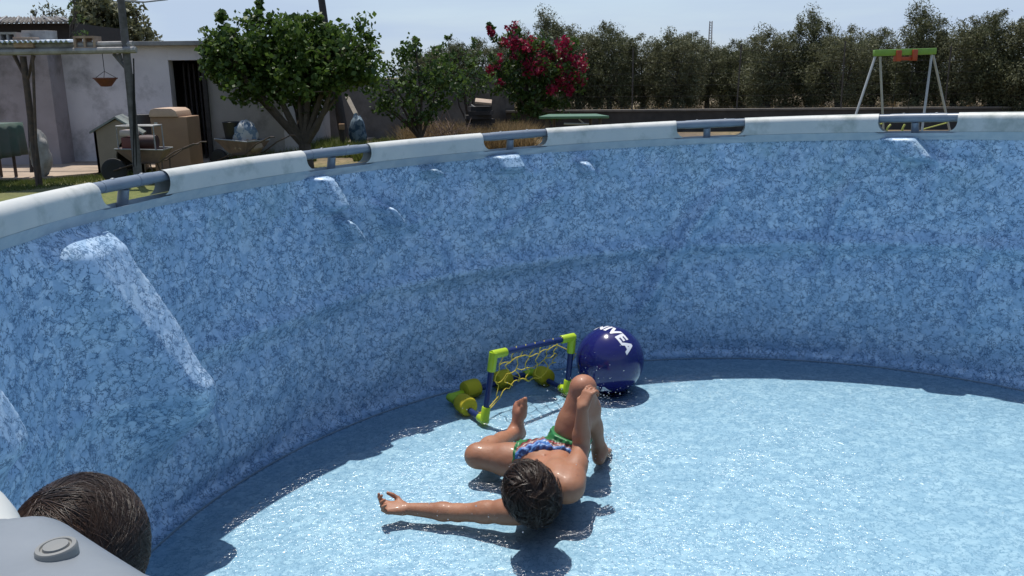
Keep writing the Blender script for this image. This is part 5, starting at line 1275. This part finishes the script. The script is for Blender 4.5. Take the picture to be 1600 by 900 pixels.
# ================================================================== floating goal
M_lime = mat('lime_plastic', (.42, .58, .02), .4, c2=(.38, .52, .02)); M_navy = mat('navy_tube', (.012, .030, .13), .35, c2=(.010, .022, .10)); M_float = mat('yellow_foam', (.55, .46, .015), .8, c2=(.48, .38, .012), nscale=10, bump=.001, bscale=60); M_net = mat('net_cord', (.75, .57, .05), .8)
FL = PT(757, 657, .03); FR = PT(886, 611, .03); RL = PT(704, 621, .035); 
RRp = FR+(RL-FL)*.95
def top_of(base, px, py):    # point above base seen nearest row py
    best = None
    for z in np.linspace(.1, .6, 251):
        p = PT(px, py, z); e = abs(p.y-base.y)
        if best is None or e < best[0]: best = (e, p)
    return best[1]
TL = top_of(FL+Vector((0, .02, 0)), 771, 554); TRt = top_of(FR+Vector((0, .01, 0)), 894, 527)
goal = thing('water_polo_goal', 'toy floating water polo goal with lime corners, navy tubes and a tangled yellow net', 'goal', (FL+FR)/2, pool=True)
tr = .0135
def bar(a, c_, name, m, r=tr, inset=.0):
    d = (c_-a).normalized()*inset; b = MB(); b.tube([a+d, c_-d], r, 12); return b.build(name, m, goal)
bar(FL, TL, 'post', M_navy); bar(FR, TRt, 'post', M_navy); bar(TL, TRt, 'crossbar', M_navy)
bar(FL, RL, 'base_tube', M_navy); bar(FR, RRp, 'base_tube', M_navy); bar(RL, RRp, 'base_tube', M_navy)
def corner(c_, dirs, ln):
    b = MB()
    for d, l_ in zip(dirs, ln):
        d = d.normalized(); b.tube([c_-d*.010, c_+d*l_*.96, c_+d*l_], [tr*1.42, tr*1.42, tr*1.3], 14)
    b.build('corner_joint', M_lime, goal)
corner(TL, (FL-TL, TRt-TL), (.075, .07)); corner(TRt, (FR-TRt, TL-TRt), (.075, .07))
corner(FL, (TL-FL, RL-FL), (.062, .045)); corner(FR, (TRt-FR, RRp-FR), (.055, .055))
corner(RL, (FL-RL, RRp-RL), (.055, .07)); corner(RRp, (FR-RRp, RL-RRp), (.05, .05))
def float_(a, c_, t, ln=.085, r=.044):
    p = a.lerp(c_, t); d = (c_-a).normalized(); p.z = max(p.z, r+.003); Mx = d.to_track_quat('Z', 'Y').to_matrix()
    b = MB(); h_ = ln/2; b.lathe([(.014, -h_), (r*.72, -h_), (r*.93, -h_*.88), (r, -h_*.6), (r, h_*.6), (r*.93, h_*.88), (r*.72, h_), (.014, h_)], p, 26, Mx); b.build('float', M_float, goal)
float_(RL, FL, .46); float_(RL, RRp, .24); float_(RL, RRp, .62); float_(RRp, FR, .35)
# net: draped grid of cords
b = MB(); q = random.Random(3)
def netp(u, v):
    top = TL.lerp(TRt, .16+.70*u)
    sag = .235*(1-.30*u)*v+.02*math.sin(u*9+2)*v
    gather = -.055*math.sin(v*2.2)*(1-u*.3)
    back = .11*math.sin(v*1.9)
    return top+Vector((gather*(1-.2*u), back, -sag))+Vector((.008*mnoise.noise(Vector((u*6, v*5, 1))), .012*mnoise.noise(Vector((u*6, v*5, 7))), .016*mnoise.noise(Vector((u*7, v*5, 3)))))
NUU, NVV = 6, 3
for i in range(NUU+1):
    u0 = i/NUU; b.tube([TL.lerp(TRt, .16+.70*u0)+Vector((0, -.0135*math.cos(a_), .0145*math.sin(a_))) for a_ in np.linspace(-1.2, 3.6, 8)], .0017, 5)
    b.tube([netp(u0+.05*math.sin(j*1.3+i*2.1)*(j/14), j/14) for j in range(15)], .0021, 5)
for j in range(1, NVV+1):
    v0 = j/NVV; b.tube([netp(i/24, v0+.06*abs(math.sin(i/24*NUU*math.pi))*(-1 if j % 2 else 1)*.8) for i in range(25)], .0021, 5)
b.tube([netp(0, 1), netp(0, 1).lerp(FL+Vector((-.02, .04, .02)), .5)+Vector((0, 0, -.015)), FL+Vector((-.025, .035, .022))], .0021, 5)
b.tube([netp(0, .95), netp(0, .9).lerp(FL+Vector((-.02, .04, .02)), .6)+Vector((.01, 0, -.01)), FL+Vector((-.02, .03, .02))], .0021, 5)
b.tube([netp(1, .3), TRt+Vector((.015, 0, -.08)), TRt.lerp(FR, .55)], .0021, 5)
b.tube([netp(.8, 1), RRp.lerp(FR, .4)+Vector((0, 0, .03))], .0021, 5); b.tube([netp(.5, 1), RL.lerp(RRp, .7)+Vector((0, 0, .03))], .0021, 5)
b.build('net', M_net, goal)

# ================================================================== splash drops
M_drop = bpy.data.materials.new('water_drop'); M_drop.use_nodes = True
_b = M_drop.node_tree.nodes['Principled BSDF']; _b.inputs['Base Color'].default_value = (.85, .93, 1, 1); _b.inputs['Roughness'].default_value = .03; _b.inputs['Transmission Weight'].default_value = .45; _b.inputs['IOR'].default_value = 1.33
b = MB(); q = random.Random(8)
def drop(c_, r):
    b.add([Vector(c_)+Vector(d)*r for d in ((1, 0, 0), (0, 1, 0), (-1, 0, 0), (0, -1, 0), (0, 0, 1.2), (0, 0, -1.0))], [(0, 1, 4), (1, 2, 4), (2, 3, 4), (3, 0, 4), (1, 0, 5), (2, 1, 5), (3, 2, 5), (0, 3, 5)])
for (px, py, z, sx_, n_) in ((935, 620, .25, .04, 40), (948, 700, .04, .06, 260), (925, 590, .22, .07, 20), (880, 700, .10, .12, 30), (700, 800, .045, .16, 60), (860, 840, .04, .18, 60), (960, 640, .1, .12, 60), (800, 640, .05, .10, 30), (900, 620, .2, .06, 30)):
    c_ = PT(px, py, z)
    for _ in range(n_): drop(c_+Vector((q.gauss(0, sx_), q.gauss(0, sx_), abs(q.gauss(0, sx_*.6)))), q.uniform(.0006, .0024)*(1 if q.random() < .9 else 1.5))
o = b.build('water_drops', M_drop, None, pool=True); tag(o, 'water drops splashing round the reclining child', None, None, 'stuff')
